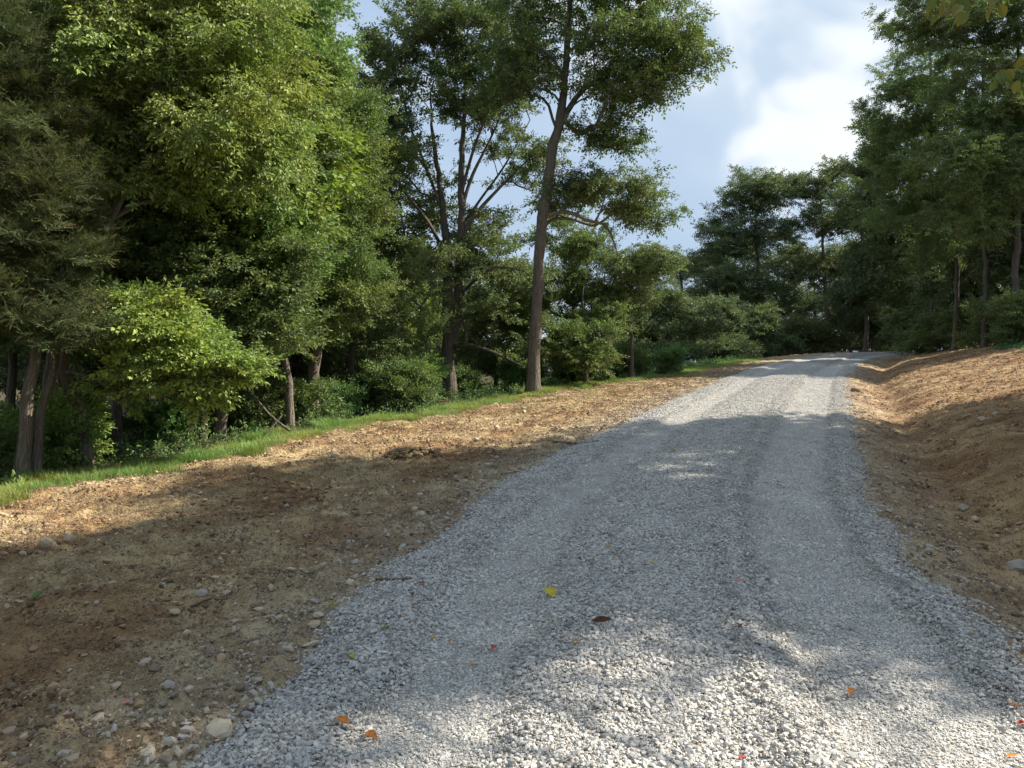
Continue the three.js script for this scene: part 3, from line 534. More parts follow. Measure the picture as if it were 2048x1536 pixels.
tree({ name: 'elm_tree', label: 'green tree rounding off the sunlit left woods against open sky', seed: 8, leaf: 'elm', puff: 0.52, sprays: 30, fluff: 0.2, forks: 4, reach: 1.2, void: -0.05, gap: 0.8, limbsFrom: 0.35, tint: [1.15, 1.15, 1],
  trunks: [[foot(632, 15.5, 0.12), ...stem([[630, 760, 0.11], [640, 600, 0.1], [635, 420, 0.08], [625, 280, 0.06], [610, 150, 0.035], [600, 50, 0.012]], 15.5)]],
  blobs: [blob(600, 50, 15.8, 0.5, 0.55, 0.9, 7), blob(650, 190, 15.5, 0.5, 0.7, 0.9, 8), blob(690, 280, 15.5, 0.4, 0.7, 0.9, 8), blob(640, 330, 16, 0.8, 0.8, 1.0, 9), blob(690, 440, 15.5, 0.5, 0.6, 0.9, 8), blob(630, 500, 15.2, 0.8, 0.5, 0.9, 9), blob(690, 580, 15, 0.6, 0.45, 0.8, 8), blob(620, 650, 15, 0.6, 0.35, 0.8, 7)] });
const fill = (o) => tree({ joinLimbs: true, puff: 0.7, sprays: 30, gap: 0.75, leaf: 'elm', bark: M.shadedBark, forks: 3, reach: 1.1, ...o });
// trunks standing dark behind the bough
for (const [label, px, d, rad, top, seed, leaf] of [
  ['shaded tree just right of the cedar trunks', 110, 13, 0.07, 200, 21, 'elm'], ['shaded tree whose dark trunk stands under the left end of the bright bough', 232, 12.4, 0.075, -80, 22, 'elm'], ['shaded tree with thick dark trunk behind the middle of the bright bough', 330, 14.5, 0.1, -60, 23, 'maple'],
  ['shaded tree left of the yellow hut, its trunk at the grass edge', 378, 12.6, 0.062, 140, 24, 'elm'], ['shaded tree right of the yellow hut with dark trunk', 405, 12.9, 0.06, 40, 25, 'cherry'], ['shaded tree behind the star-leaved tree', 490, 16, 0.075, -40, 26, 'elm'],
  ['shaded tree behind the leaning dead trunk', 545, 17, 0.075, 90, 27, 'maple'], ['shaded tree halfway between leaning dead trunk and twin trunks', 700, 18.5, 0.085, 250, 28, 'elm'], ['shaded tree at left picture edge behind the cedar', 20, 13, 0.075, -100, 29, 'maple']])
  fill({ name: 'woodland_tree', label, seed, leaf, limbsFrom: 0.2, trunks: [[foot(px, d, rad), ...stem([[px + 4, 700, rad * 0.85], [px - 3, 500, rad * 0.7], [px + 6, 300, rad * 0.5], [px + 4, top, 0.015]], d)]],
    blobs: [blob(px, top + 60, d, 1.3, 1.0, 1.3, 10), blob(px + 30, 300, d, 1.5, 1.0, 1.3, 11), blob(px - 30, 470, d, 1.4, 0.7, 1.2, 9), blob(px + 40, 570, d, 1.5, 0.5, 1.3, 9), blob(px + 50, 660, d - 0.4, 1.2, 0.35, 1.0, 6)] });
// the deep woods on the left: rows behind, seen through the gaps
{
  const r = rng(77), deep = 'tall leafy tree deep in the left woods, seen through gaps';
  for (const [px, d] of [[850, 38], [720, 36], [940, 42], [1030, 40], [660, 40], [60, 17], [170, 19], [280, 18], [390, 21], [60, 25], [200, 26], [330, 27], [470, 25], [590, 22], [660, 26], [560, 31], [780, 30], [440, 34], [260, 35], [120, 34]])
  { const x = (px - 1024) / FOCAL * d, y = H(x, -d), h = 9 + 3 * r() + (px < 560 ? 1.5 : px > 700 ? -4.5 : -1.5), s = 200 + Math.round(px + d);
    fill({ name: 'background_tree', label: deep, group: 'trees deep in the left woods', seed: s, leaf: 'far', puff: 0.95, sprays: 26, limbsFrom: 0.3, trunks: [[[x, y, -d, 0.15], [x + 0.1, y + h * 0.3, -d, 0.13], [x - 0.1, y + h * 0.6, -d, 0.09], [x, y + h * 0.95, -d, 0.02]]],
      blobs: [[x, y + h * 0.85, -d, 1.6, 1.3, 1.6, 9], [x, y + h * 0.6, -d, 2.2, 1.6, 2.0, 13], [x, y + h * 0.35, -d, 2.2, 1.2, 2.0, 10], [x, y + h * 0.17, -d, 2.0, 0.7, 1.8, 7]] }); }
}
// bright tree in the sunny clearing behind the twin trunks
fill({ name: 'clearing_tree', label: 'bright yellow-green small tree in a sunny gap left of the twin trunks', seed: 31, leaf: 'sapling', puff: 0.7, limbsFrom: 0.2,
  trunks: [[foot(790, 28, 0.08), ...stem([[790, 760, 0.075], [800, 700, 0.06], [805, 620, 0.03], [800, 570, 0.012]], 28)]], blobs: [blob(800, 600, 28, 1.3, 0.7, 1.2, 13), blob(850, 640, 28, 0.7, 0.7, 1.0, 7), blob(760, 660, 28, 0.9, 0.6, 1.0, 8), blob(720, 640, 29, 0.7, 0.7, 1, 6)] });
// between the two big trees and the far bend: smaller trees in half sun
for (const [label, px, d, rad, blobs, seed, leaf, tint] of [
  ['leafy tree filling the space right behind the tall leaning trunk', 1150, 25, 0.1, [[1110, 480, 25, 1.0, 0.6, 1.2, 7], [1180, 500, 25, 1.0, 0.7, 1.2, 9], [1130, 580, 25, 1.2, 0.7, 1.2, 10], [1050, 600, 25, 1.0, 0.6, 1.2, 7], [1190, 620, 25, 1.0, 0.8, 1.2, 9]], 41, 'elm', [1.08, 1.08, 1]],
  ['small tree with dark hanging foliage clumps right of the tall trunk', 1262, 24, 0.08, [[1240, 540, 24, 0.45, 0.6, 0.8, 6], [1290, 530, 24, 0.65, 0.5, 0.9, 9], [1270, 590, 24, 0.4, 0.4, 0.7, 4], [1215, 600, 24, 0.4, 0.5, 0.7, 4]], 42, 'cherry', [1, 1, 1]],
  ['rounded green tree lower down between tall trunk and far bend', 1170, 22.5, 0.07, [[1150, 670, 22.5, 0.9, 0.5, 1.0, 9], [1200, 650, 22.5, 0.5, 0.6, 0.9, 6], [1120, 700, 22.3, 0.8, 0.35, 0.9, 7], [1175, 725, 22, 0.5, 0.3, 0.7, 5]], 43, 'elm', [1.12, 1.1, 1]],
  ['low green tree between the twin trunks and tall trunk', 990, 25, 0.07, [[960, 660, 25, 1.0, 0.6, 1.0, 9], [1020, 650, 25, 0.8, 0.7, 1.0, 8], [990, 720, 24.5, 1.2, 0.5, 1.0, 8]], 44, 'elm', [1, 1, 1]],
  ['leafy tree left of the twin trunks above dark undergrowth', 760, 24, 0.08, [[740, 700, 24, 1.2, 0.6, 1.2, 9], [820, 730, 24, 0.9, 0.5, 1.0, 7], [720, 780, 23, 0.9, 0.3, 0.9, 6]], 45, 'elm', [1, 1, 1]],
]) fill({ name: 'understory_tree', label, seed, leaf, tint, limbsFrom: 0.2, puff: 0.55, sprays: 28, hang: leaf === 'cherry' ? 0.7 : 0.1, trunks: [[foot(px, d, rad), ...stem([[px + 3, 700, rad * 0.8], [px - 4, 620, rad * 0.5], [px, 560, 0.012]], d)]], blobs: blobs.map((b) => blob(...b)) });
// far bend: trees beyond the road
for (const [label, px, d, rad, top, blobs, seed, leaf, tint, name] of [
  ['broad rounded tree rising over the far end of the road', 1520, 56, 0.22, 400, [[1500, 385, 56, 1.7, 1.5, 2, 11], [1560, 385, 56, 1.5, 1.4, 2, 10], [1450, 470, 56, 1.8, 1.6, 2, 12], [1530, 480, 56, 2.4, 1.8, 2.2, 16], [1420, 520, 56, 1.2, 1.2, 1.8, 7], [1430, 570, 55, 1.8, 1.4, 2, 11], [1520, 590, 55, 2.2, 1.5, 2, 13]], 51, 'far', [1, 1, 1], 'bend_tree'],
  ['slim yellow-green topped tree with dark trunk above the far road bend', 1652, 54, 0.17, 380, [[1645, 380, 54, 1.2, 1.0, 1.5, 8], [1672, 345, 54, 0.7, 0.7, 1.0, 4], [1640, 450, 54, 1.3, 1.0, 1.6, 7], [1690, 430, 54, 0.9, 0.9, 1.4, 6], [1620, 540, 54, 1.4, 1.2, 1.8, 8], [1690, 540, 54, 1.3, 1.4, 1.8, 8]], 52, 'far', [1.2, 1.08, 0.95], 'bend_tree'],
  ['pale slender tree farthest off, left of the far bend', 1365, 70, 0.16, 520, [[1365, 540, 70, 1.2, 1.3, 1.6, 6], [1340, 610, 70, 1.8, 1.4, 2, 8], [1390, 620, 70, 1.4, 1.4, 2, 7]], 53, 'far', [1, 1, 1], 'bend_tree'],
  ['dark low tree at inside of far bend, left of road', 1440, 46, 0.14, 600, [[1420, 640, 46, 1.7, 1.0, 1.6, 11], [1480, 650, 46, 1.7, 0.9, 1.6, 11], [1380, 680, 46, 1.5, 0.7, 1.5, 9], [1450, 700, 44, 1.6, 0.4, 1.2, 8]], 54, 'far', [1, 1, 1], 'bend_tree'],
  ['shaded tree standing between far bend and tall leaning tree', 1330, 40, 0.13, 590, [[1310, 620, 40, 1.4, 0.9, 1.4, 9], [1350, 650, 40, 1.4, 0.9, 1.4, 9], [1270, 670, 39, 1.3, 0.7, 1.3, 8], [1320, 710, 38, 1.4, 0.5, 1.2, 8]], 55, 'far', [1, 1, 1], 'bend_tree'],
  ['tree filling the skyline between slim tree and right bank woods', 1730, 50, 0.16, 380, [[1720, 420, 50, 1.2, 1.3, 1.5, 9], [1750, 500, 50, 1.6, 1.4, 1.8, 11], [1720, 580, 50, 1.6, 1.2, 1.8, 10], [1780, 570, 52, 1.5, 1.4, 1.6, 8]], 56, 'far', [1, 1, 1], 'bend_tree'],
]) fill({ name, label, seed, leaf, tint, limbsFrom: 0.25, puff: 0.95, sprays: 40, gap: 0.6, trunks: [[foot(px, d, rad), ...stem([[px + 3, 660, rad * 0.85], [px - 3, 560, rad * 0.7], [px - 8, 460, rad * 0.45], [px - 10, top, 0.02]].filter((p) => p[1] >= top), d)]], blobs: blobs.map((b) => { const q = blob(...b); q[6] = Math.round(q[6] * 1.35); return q; }) });
// bushes round the end of the road
for (const [label, px, d, blobs, seed, tint] of [
  ['pale olive bush right behind the end of the gravel road', 1745, 53, [[1730, 650, 53, 1.6, 0.8, 1.2, 10], [1770, 670, 53, 1.2, 0.7, 1.2, 8]], 61, [1.25, 1.15, 1.2]],
  ['yellowish bush left of the road end under the slim tree', 1620, 52, [[1600, 670, 52, 1.4, 1.0, 1.2, 10], [1650, 690, 52, 1.3, 0.7, 1.2, 8]], 62, [1.25, 1.1, 1]],
  ['green bush at the roadside under the broad rounded tree', 1530, 50, [[1520, 690, 50, 1.5, 0.7, 1.2, 9], [1560, 700, 50, 1.2, 0.6, 1.2, 8]], 63, [1, 1, 1]],
  ['light green bush at foot of bank woods beyond road end', 1820, 45, [[1815, 655, 45, 1.0, 0.8, 1.0, 8], [1850, 650, 45, 1.0, 0.7, 1.0, 7]], 64, [1.15, 1.15, 1]],
  ['low bush hugging the left roadside short of the bend', 1470, 45, [[1465, 715, 45, 1.3, 0.45, 1.0, 9], [1500, 712, 46, 1.0, 0.4, 1.0, 7]], 66, [1, 1, 1]],
  ['bush hiding the foot of the slim tree', 1585, 54, [[1580, 690, 54, 1.4, 0.7, 1.0, 9], [1560, 650, 55, 1.3, 0.8, 1.0, 8]], 67, [1, 1, 1]],
  ['tangled bush between the road end bushes', 1690, 55, [[1690, 640, 55, 1.3, 1.0, 1.2, 9], [1700, 600, 55, 1.0, 0.9, 1.2, 6]], 65, [1.1, 1.05, 1]],
]) fill({ name: 'bush', category: 'bush', stem: 'stem', foliage: 'foliage', label, seed, leaf: 'far', tint, limbsFrom: 0.1, puff: 0.7, sprays: 24, trunks: [[foot(px, d, 0.05), ...stem([[px, 690, 0.04], [px + 4, 660, 0.02]], d)]], blobs: blobs.map((b) => blob(...b)) });
for (const [px, d, h] of [[1300, 62, 9], [1420, 66, 11], [1490, 72, 12], [1570, 68, 12], [1630, 74, 12], [1700, 70, 12], [1760, 66, 11], [1820, 72, 12]]) {
  const x = (px - 1024) / FOCAL * d, y = H(x, -d);
  fill({ name: 'background_tree', label: 'distant leafy tree closing the view beyond the road crest', group: 'distant trees beyond the crest', seed: 400 + px, leaf: 'far', puff: 1.2, sprays: 34, limbsFrom: 0.15, scale: 1.2, trunks: [[[x, y, -d, 0.17], [x + 0.1, y + h * 0.3, -d, 0.14], [x - 0.1, y + h * 0.6, -d, 0.1], [x, y + h * 0.95, -d, 0.02]]], blobs: [[x, y + h * 0.8, -d, 2, 1.6, 1.6, 8], [x, y + h * 0.5, -d, 3, 1.8, 2.0, 13], [x, y + h * 0.22, -d, 3, 1.4, 2.0, 12]] });
}
// right: the dark trees along the top of the bank
for (const [label, px, d, rad, lean, blobs, seed, leaf, tint] of [
  ['dark tree with straight black trunk on the bank, foremost trunk right of road', 1908, 33, 0.1, 6, [[1800, 330, 33, 1.5, 1.2, 1.6, 12], [1790, 230, 33, 1.3, 1.2, 1.6, 10], [1850, 150, 33, 1.6, 1.3, 1.8, 12], [1820, 420, 32.5, 1.6, 0.9, 1.6, 10], [1900, 260, 33, 1.8, 1.4, 1.8, 13], [1880, 400, 33, 1.6, 0.9, 1.6, 10], [1880, 500, 33, 1.0, 0.5, 1.2, 5]], 71, 'cherry', [1, 1, 1]],
  ['dark tree on bank second from right edge with drooping layered boughs', 1968, 30, 0.1, 4, [[1900, 330, 27.5, 1.4, 1.0, 1.5, 11], [1960, 180, 28, 1.6, 1.3, 1.7, 12], [1900, 60, 28, 1.6, 1.2, 1.7, 12], [1985, 330, 28, 1.4, 1.2, 1.5, 11], [1960, 440, 28, 1.2, 0.7, 1.4, 7], [1850, 30, 28.5, 1.2, 1.0, 1.5, 8]], 72, 'cherry', [1, 1, 1]],
  ['dark tree at right edge of photo on the bank', 2035, 28.5, 0.13, -3, [[2000, 250, 28.5, 1.3, 1.1, 1.5, 10], [2040, 100, 28.5, 1.5, 1.2, 1.6, 11], [1970, 20, 28.5, 1.4, 1.0, 1.5, 10], [2060, 380, 28.5, 1.2, 0.8, 1.4, 8], [2100, 220, 28.5, 1.5, 1.5, 1.6, 10], [2060, -60, 28.5, 1.6, 1.0, 1.5, 9]], 73, 'cherry', [1, 1, 1]],
  ['slim shaded tree behind the foremost trunk on the bank', 1862, 40, 0.12, 3, [[1760, 360, 40, 1.3, 1.2, 1.6, 9], [1770, 270, 39, 1.0, 0.9, 1.4, 6], [1820, 480, 40, 1.6, 1.0, 1.6, 9], [1770, 450, 40, 1.2, 1.0, 1.4, 8], [1900, 480, 41, 1.6, 1.2, 1.6, 8]], 74, 'far', [1, 1, 1]],
  ['dark background tree between the right bank trunks', 1990, 36, 0.1, 2, [[1960, 500, 36, 1.8, 1.2, 1.6, 10], [2030, 470, 36, 1.8, 1.4, 1.6, 10], [1990, 600, 36, 2, 0.8, 1.6, 9], [1920, 570, 38, 1.4, 0.9, 1.6, 7]], 75, 'far', [1, 1, 1]],
  ['low dark tree filling the right edge behind the bank', 2075, 32, 0.11, 2, [[2050, 520, 30, 1.6, 1.2, 1.6, 9], [2090, 420, 30, 1.6, 1.4, 1.6, 9], [2060, 610, 30, 1.6, 0.7, 1.6, 9]], 76, 'far', [1, 1, 1]],
]) tree({ name: 'bank_tree', label, seed, leaf, tint, bark: M.shadedBark, limbsFrom: 0.28, puff: 0.8, sprays: leaf === 'far' ? 30 : 44, gap: 0.66, forks: 2, joinLimbs: true, rise: 0.35, pitch: 0.15, hang: 0.1, flat: 0.75, more: 2, void: -0.35, perNode: 3, trunks: [[foot(px, d, rad), ...stem([[px + lean, 560, rad * 0.9], [px, 420, rad * 0.8], [px - lean, 260, rad * 0.6], [px, 100, rad * 0.4], [px, 20, 0.02]], d)]], blobs: blobs.map((b) => blob(...b)) });
// deep woods behind the right bank
{
  const r = rng(78), deep = 'shaded leafy tree deep in the woods behind the right bank';
  for (const [px, d, h] of [[1850, 48, 11], [1925, 44, 12], [2000, 42, 12], [2060, 36, 12], [1890, 56, 13], [1960, 54, 13], [2040, 50, 14], [1800, 60, 12], [2120, 30, 12]]) {
    const x = (px - 1024) / FOCAL * d, y = H(x, -d);
    fill({ name: 'background_tree', label: deep, group: 'trees deep in the right woods', seed: 300 + px, leaf: 'far', puff: 0.95, sprays: 30, limbsFrom: 0.2, trunks: [[[x, y, -d, 0.15], [x + 0.1, y + h * 0.3, -d, 0.13], [x - 0.1, y + h * 0.6, -d, 0.09], [x, y + h * 0.95, -d, 0.02]]],
      blobs: [[x, y + h * 0.82, -d, 1.8, 1.5, 1.6, 9], [x, y + h * 0.55, -d, 2.5, 1.6, 2.0, 13], [x, y + h * 0.3, -d, 2.5, 1.2, 2.0, 11], [x, y + h * 0.13, -d, 2.3, 0.8, 1.8, 9]] });
  }
  const low = 'dark leafy bush among the trunks along the top of right bank';
  for (const [px, d, h] of [[1840, 38, 1.6], [1880, 36, 1.5], [1935, 33.5, 1.7], [1975, 31, 1.6], [2010, 28.5, 1.6], [2045, 26, 1.5], [1950, 38, 2.4], [2000, 34, 2.4], [2050, 30, 2.2], [1900, 41, 2.5]]) {
    const x = (px - 1024) / FOCAL * d, y = H(x, -d);
    fill({ name: 'bush', category: 'bush', stem: 'stem', foliage: 'foliage', label: low, group: 'bushes among the right bank trunks', seed: 340 + px, leaf: 'elm', puff: 0.5, sprays: 26, limbsFrom: 0.1, flare: 0.1, trunks: [[[x, y, -d, 0.03], [x, y + h * 0.5, -d, 0.02], [x + 0.1, y + h, -d, 0.006]]], blobs: [[x, y + h * 0.7, -d, 0.8, 0.35 * h, 0.8, 8], [x, y + h * 0.3, -d, 1.0, 0.25 * h, 0.8, 7]] });
  }
}
// right of the frame: the trees whose shade falls across the road
for (const [label, x, z, h, seed, wide, gap, n, high] of [
  ['tall tree right of the frame, shading the middle of the road', 11.6, -10.1, 12.8, 81, 1.15, 0.7, 1.5], ['shorter tree right of the frame by the lit stretch of bank', 12.2, -12.8, 9.6, 82, 0.95, 0.75, 1.2], ['open-crowned tree right of the frame nearest the viewer', 10.2, -7.9, 11, 83, 1, 0.8, 1.2],
  ['tree right of the frame with thin crown, behind the viewer', 12.5, -2.2, 10, 84, 1, 1.8, 0.4], ['tallest tree right of the frame, second row', 15.5, -8.6, 13.6, 85, 1.15, 0.75, 1.3], ['high-crowned tree right of the frame, shading the near left soil', 11, -6.6, 12.6, 88, 0.95, 0.75, 1.1, true], ['tree on the bank right of the frame, beyond the lit stretch', 22.5, -28.5, 11, 87, 1, 0.8, 1.1],
]) {
  const y = H(x, z);
  fill({ name: 'shade_tree', label, seed, leaf: 'far', puff: 0.8, sprays: 22, gap, void: -0.5, fluff: 0.7, limbsFrom: 0.3, trunks: [[[x, y, z, 0.17], [x + 0.1, y + h * 0.3, z, 0.14], [x - 0.1, y + h * 0.6, z, 0.09], [x, y + h * 0.95, z, 0.02]]],
    blobs: high ? [[x, y + h * 0.9, z, 2.2, 1.15, 1.5, 24]] : [[x, y + h * 0.84, z, 1.7 * wide, 1.5, 1.7 * wide, Math.round(9 * n)], [x, y + h * 0.6, z, 2.3 * wide, 1.7, 2.3 * wide, Math.round(15 * n)], [x, y + h * 0.36, z, 2.0 * wide, 1.1, 2.0 * wide, Math.round(9 * n)]] });
}
// unseen trees added behind and left of the view to dim the sky light
for (const [label, x, z, h] of [['unseen tree added left of the frame beside the cedar to dim sky light', -9.5, -8.5, 11], ['unseen tree added left of the frame level with the viewer to dim sky light', -8.5, -3, 12], ['unseen tree added behind the viewer on the left to dim sky light', -7.5, 3, 12], ['unseen tree added behind the viewer beside the road to dim sky light', -4.5, 8, 12], ['unseen tree added behind the viewer on the right to dim sky light', 5, 9.5, 12], ['unseen tree added behind the viewer right of the road to dim sky light', 9, 6, 12]]) {
  const y = H(x, z);
  fill({ name: 'woodland_tree', label, seed: Math.round(900 + x * 3 + z), leaf: 'far', puff: 0.95, sprays: 24, limbsFrom: 0.2, trunks: [[[x, y, z, 0.16], [x + 0.1, y + h * 0.3, z, 0.13], [x - 0.1, y + h * 0.6, z, 0.09], [x, y + h * 0.95, z, 0.02]]], blobs: [[x, y + h * 0.82, z, 1.8, 1.5, 1.8, 10], [x, y + h * 0.55, z, 2.4, 1.6, 2.4, 15], [x, y + h * 0.28, z, 2.4, 1.2, 2.2, 12]] });
}
console.log('sprays', counted);

// the tree overhead at the right: two of its sprigs hang into the picture
{
  const x = 6.4, z = -3.0, y = H(x, z);
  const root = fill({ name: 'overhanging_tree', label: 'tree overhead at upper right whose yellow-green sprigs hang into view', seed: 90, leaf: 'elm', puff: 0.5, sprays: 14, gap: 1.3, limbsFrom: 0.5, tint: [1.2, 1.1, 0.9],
    trunks: [[[x, y, z, 0.15], [x - 0.1, y + 2, z, 0.13], [x, y + 4.5, z, 0.09], [x - 0.2, y + 8, z, 0.02]]], blobs: [[x - 0.6, y + 5.6, z + 0.2, 1.6, 0.7, 1.5, 6], [x, y + 7, z, 1.7, 1.0, 1.7, 8]] });
  const r = rng(901), leaves = [0, 1, 2, 3].map((k) => { const T = new Tris(), c = [[0.2, 0.24, 0.035], [0.3, 0.27, 0.03], [0.13, 0.2, 0.04], [0.24, 0.22, 0.035]][k]; addLeaf(T, V(0, 0, 0), V(1, 0, 0), V(0, 1, 0), 1, 1.05, 'broad', c, r, 0.1); return T.geometry(); });
  for (const [path, n, spread, sag] of [[[[x - 0.2, y + 4.2, z], [4.4, 4.6, -3.9], [2.95, 4.0, -4.4], [2.42, 3.84, -4.5]], 28, 0.2, 0.12], [[[x - 0.1, y + 4.0, z], [4.3, 4.2, -3.9], [3.2, 3.62, -4.45], [2.84, 3.44, -4.55]], 14, 0.1, 0.12]]) {
    const pts = path.map(([a, b, c]) => V(a - root.position.x, b - root.position.y, c - root.position.z)), curve = new THREE.CatmullRomCurve3(pts), P = curve.getPoints(24), out = fresh();
    tube(P, P.map((_, i) => mix(0.02, 0.0025, i / 24)), 6, out); const br = mesh('branch', wood(out), M.twig, root);
    for (let i = 0; i < n; i++) {
      const f = 0.74 + 0.26 * (i + r()) / n, p = curve.getPoint(f).add(V((r() - 0.5) * spread * 2, -sag * r(), (r() - 0.5) * spread)), l = mesh('leaf', leaves[Math.floor(r() * 4)], M.leaf, br);
      const a = r() * 6.28; l.position.copy(p); l.rotation.set((r() - 0.5) * 1.2, a, -0.6 - 0.8 * r(), 'YXZ'); l.scale.setScalar(0.07 + 0.04 * r());
    }
  }
}
// ------------------------------------------------------------------ undergrowth and grass
const bushLabel = 'low leafy shrub in the shade at the foot of the left woods';
{
  const r = rng(500);
  for (let k = 0; k < 26; k++) {
    const s = S0 + 5.5 + k * 0.95 + r() * 0.5, u = soilWidth(s) + 1.5 + 3.2 * r(), [x, z] = onRoadLine(s, -HALF - u), y = H(x, z), h = 0.35 + 0.6 * r(); const px = 1024 + x / -z * FOCAL;
    if (px > 1010 && px < 1110 && u < soilWidth(s) + 2) continue;
    fill({ name: 'shrub', category: 'shrub', stem: 'stem', foliage: 'foliage', label: bushLabel, group: 'shrubs under the left woods', seed: 520 + k, leaf: ['weed', 'elm', 'sapling', 'cherry'][k % 4], puff: 0.3, sprays: 16, gap: 0.7, limbsFrom: 0.1, flare: 0.1, scale: 0.9, tint: [0.95, 1.02, 0.95],
      trunks: [[[x, y, z, 0.018], [x + 0.04, y + h * 0.5, z, 0.013], [x, y + h, z, 0.005]]], blobs: [[x, y + h * 0.75, z, 0.45 * h + 0.15, 0.35 * h, 0.45 * h + 0.15, 6], [x + 0.1, y + h * 0.35, z, 0.5 * h, 0.2 * h, 0.45 * h, 4]] });
  }
  for (const [label, px, py, h, seed, leaf, tint] of [
    ['broad-leaved weed standing at the edge of grass below the bright bough', 330, 890, 0.55, 571, 'maple', [0.9, 1.05, 0.9]], ['dark shrub right of the leaning brown trunk at the woods edge', 490, 868, 0.6, 572, 'elm', [0.95, 1, 1]],
    ['pale weed growing beside the foot of the tall leaning tree', 1120, 772, 0.8, 573, 'weed', [1.2, 1.15, 1]], ['bright weed clump right of the tall leaning trunk', 1190, 765, 1.1, 574, 'sapling', [1, 1, 1]], ['leafy bush at the edge of grass between tall tree and far bend', 1260, 757, 0.9, 575, 'elm', [0.9, 1, 0.9]], ['low green bush where the left grass ends near the road', 1345, 750, 0.7, 576, 'weed', [1, 1.05, 1]], ['small weed clump at the left foot of the tall leaning tree', 1040, 782, 0.5, 577, 'weed', [1.2, 1.3, 1]],
  ]) { const p = groundAt(px, py), x = p.x, y = H(p.x, p.z - 0.5), z = p.z - 0.5; fill({ name: 'shrub', category: 'shrub', stem: 'stem', foliage: 'foliage', label, seed, leaf, tint, puff: 0.28, sprays: 18, gap: 0.7, limbsFrom: 0.1, flare: 0.1, trunks: [[[x, y, z, 0.015], [x + 0.03, y + h * 0.5, z, 0.011], [x, y + h, z, 0.004]]], blobs: [[x, y + h * 0.75, z, 0.5 * h, 0.35 * h, 0.5 * h, 8], [x, y + h * 0.35, z, 0.55 * h, 0.2 * h, 0.5 * h, 5]] }); }
}
function scatter(name, geometry, material, list, label, category) {       // stuff: list of [x, y, z, turn, scale, tiltX, tiltZ, colour]
  const im = new THREE.InstancedMesh(geometry, material, list.length), q = new THREE.Quaternion(), e = new THREE.Euler();
  list.forEach(([x, y, z, turn, s, tx, tz, c], i) => { q.setFromEuler(e.set(tx, turn, tz, 'XZY')); dummy.compose(V(x, y, z), q, V(s, s, s)); im.setMatrixAt(i, dummy); if (c) im.setColorAt(i, new THREE.Color().setRGB(...c)); });
  im.name = numbered(name); im.userData.kind = 'stuff'; tag(im, label, category); im.castShadow = im.receiveShadow = true; scene.add(im); return im;
}
function tuft(seed, blades, h, spread) {
  const r = rng(seed), T = new Tris();
  for (let i = 0; i < blades; i++) {
    const a = r() * 6.28, o = Math.sqrt(r()) * spread, lean = 0.15 + 0.75 * r(), b = a + (r() - 0.5) * 2, l = h * (0.5 + 0.7 * r()), w = 0.0025 + 0.0025 * r(), k = 0.7 + 0.6 * r();
    const dry = r() < 0.22, col = dry ? [0.42 * k, 0.33 * k, 0.15 * k] : [0.19 * k * (0.85 + 0.4 * r()), 0.33 * k, 0.055 * k], P = (f) => V(Math.cos(a) * o + Math.cos(b) * lean * l * f * f, l * f * (1 - 0.3 * lean * f), Math.sin(a) * o + Math.sin(b) * lean * l * f * f), sx = -Math.sin(b), sz = Math.cos(b);
    for (let k2 = 0; k2 < 3; k2++) { const p = P(k2 / 3), q = P((k2 + 1) / 3), w0 = w * (1 - k2 / 3.2), w1 = w * (1 - (k2 + 1) / 3.2); const A = [p.x - sx * w0, p.y, p.z - sz * w0], B = [p.x + sx * w0, p.y, p.z + sz * w0], C = [q.x - sx * w1, q.y, q.z - sz * w1], D = [q.x + sx * w1, q.y, q.z + sz * w1]; T.tri(A, B, D, col); T.tri(A, D, C, col); }
  }
  return T.geometry();
}
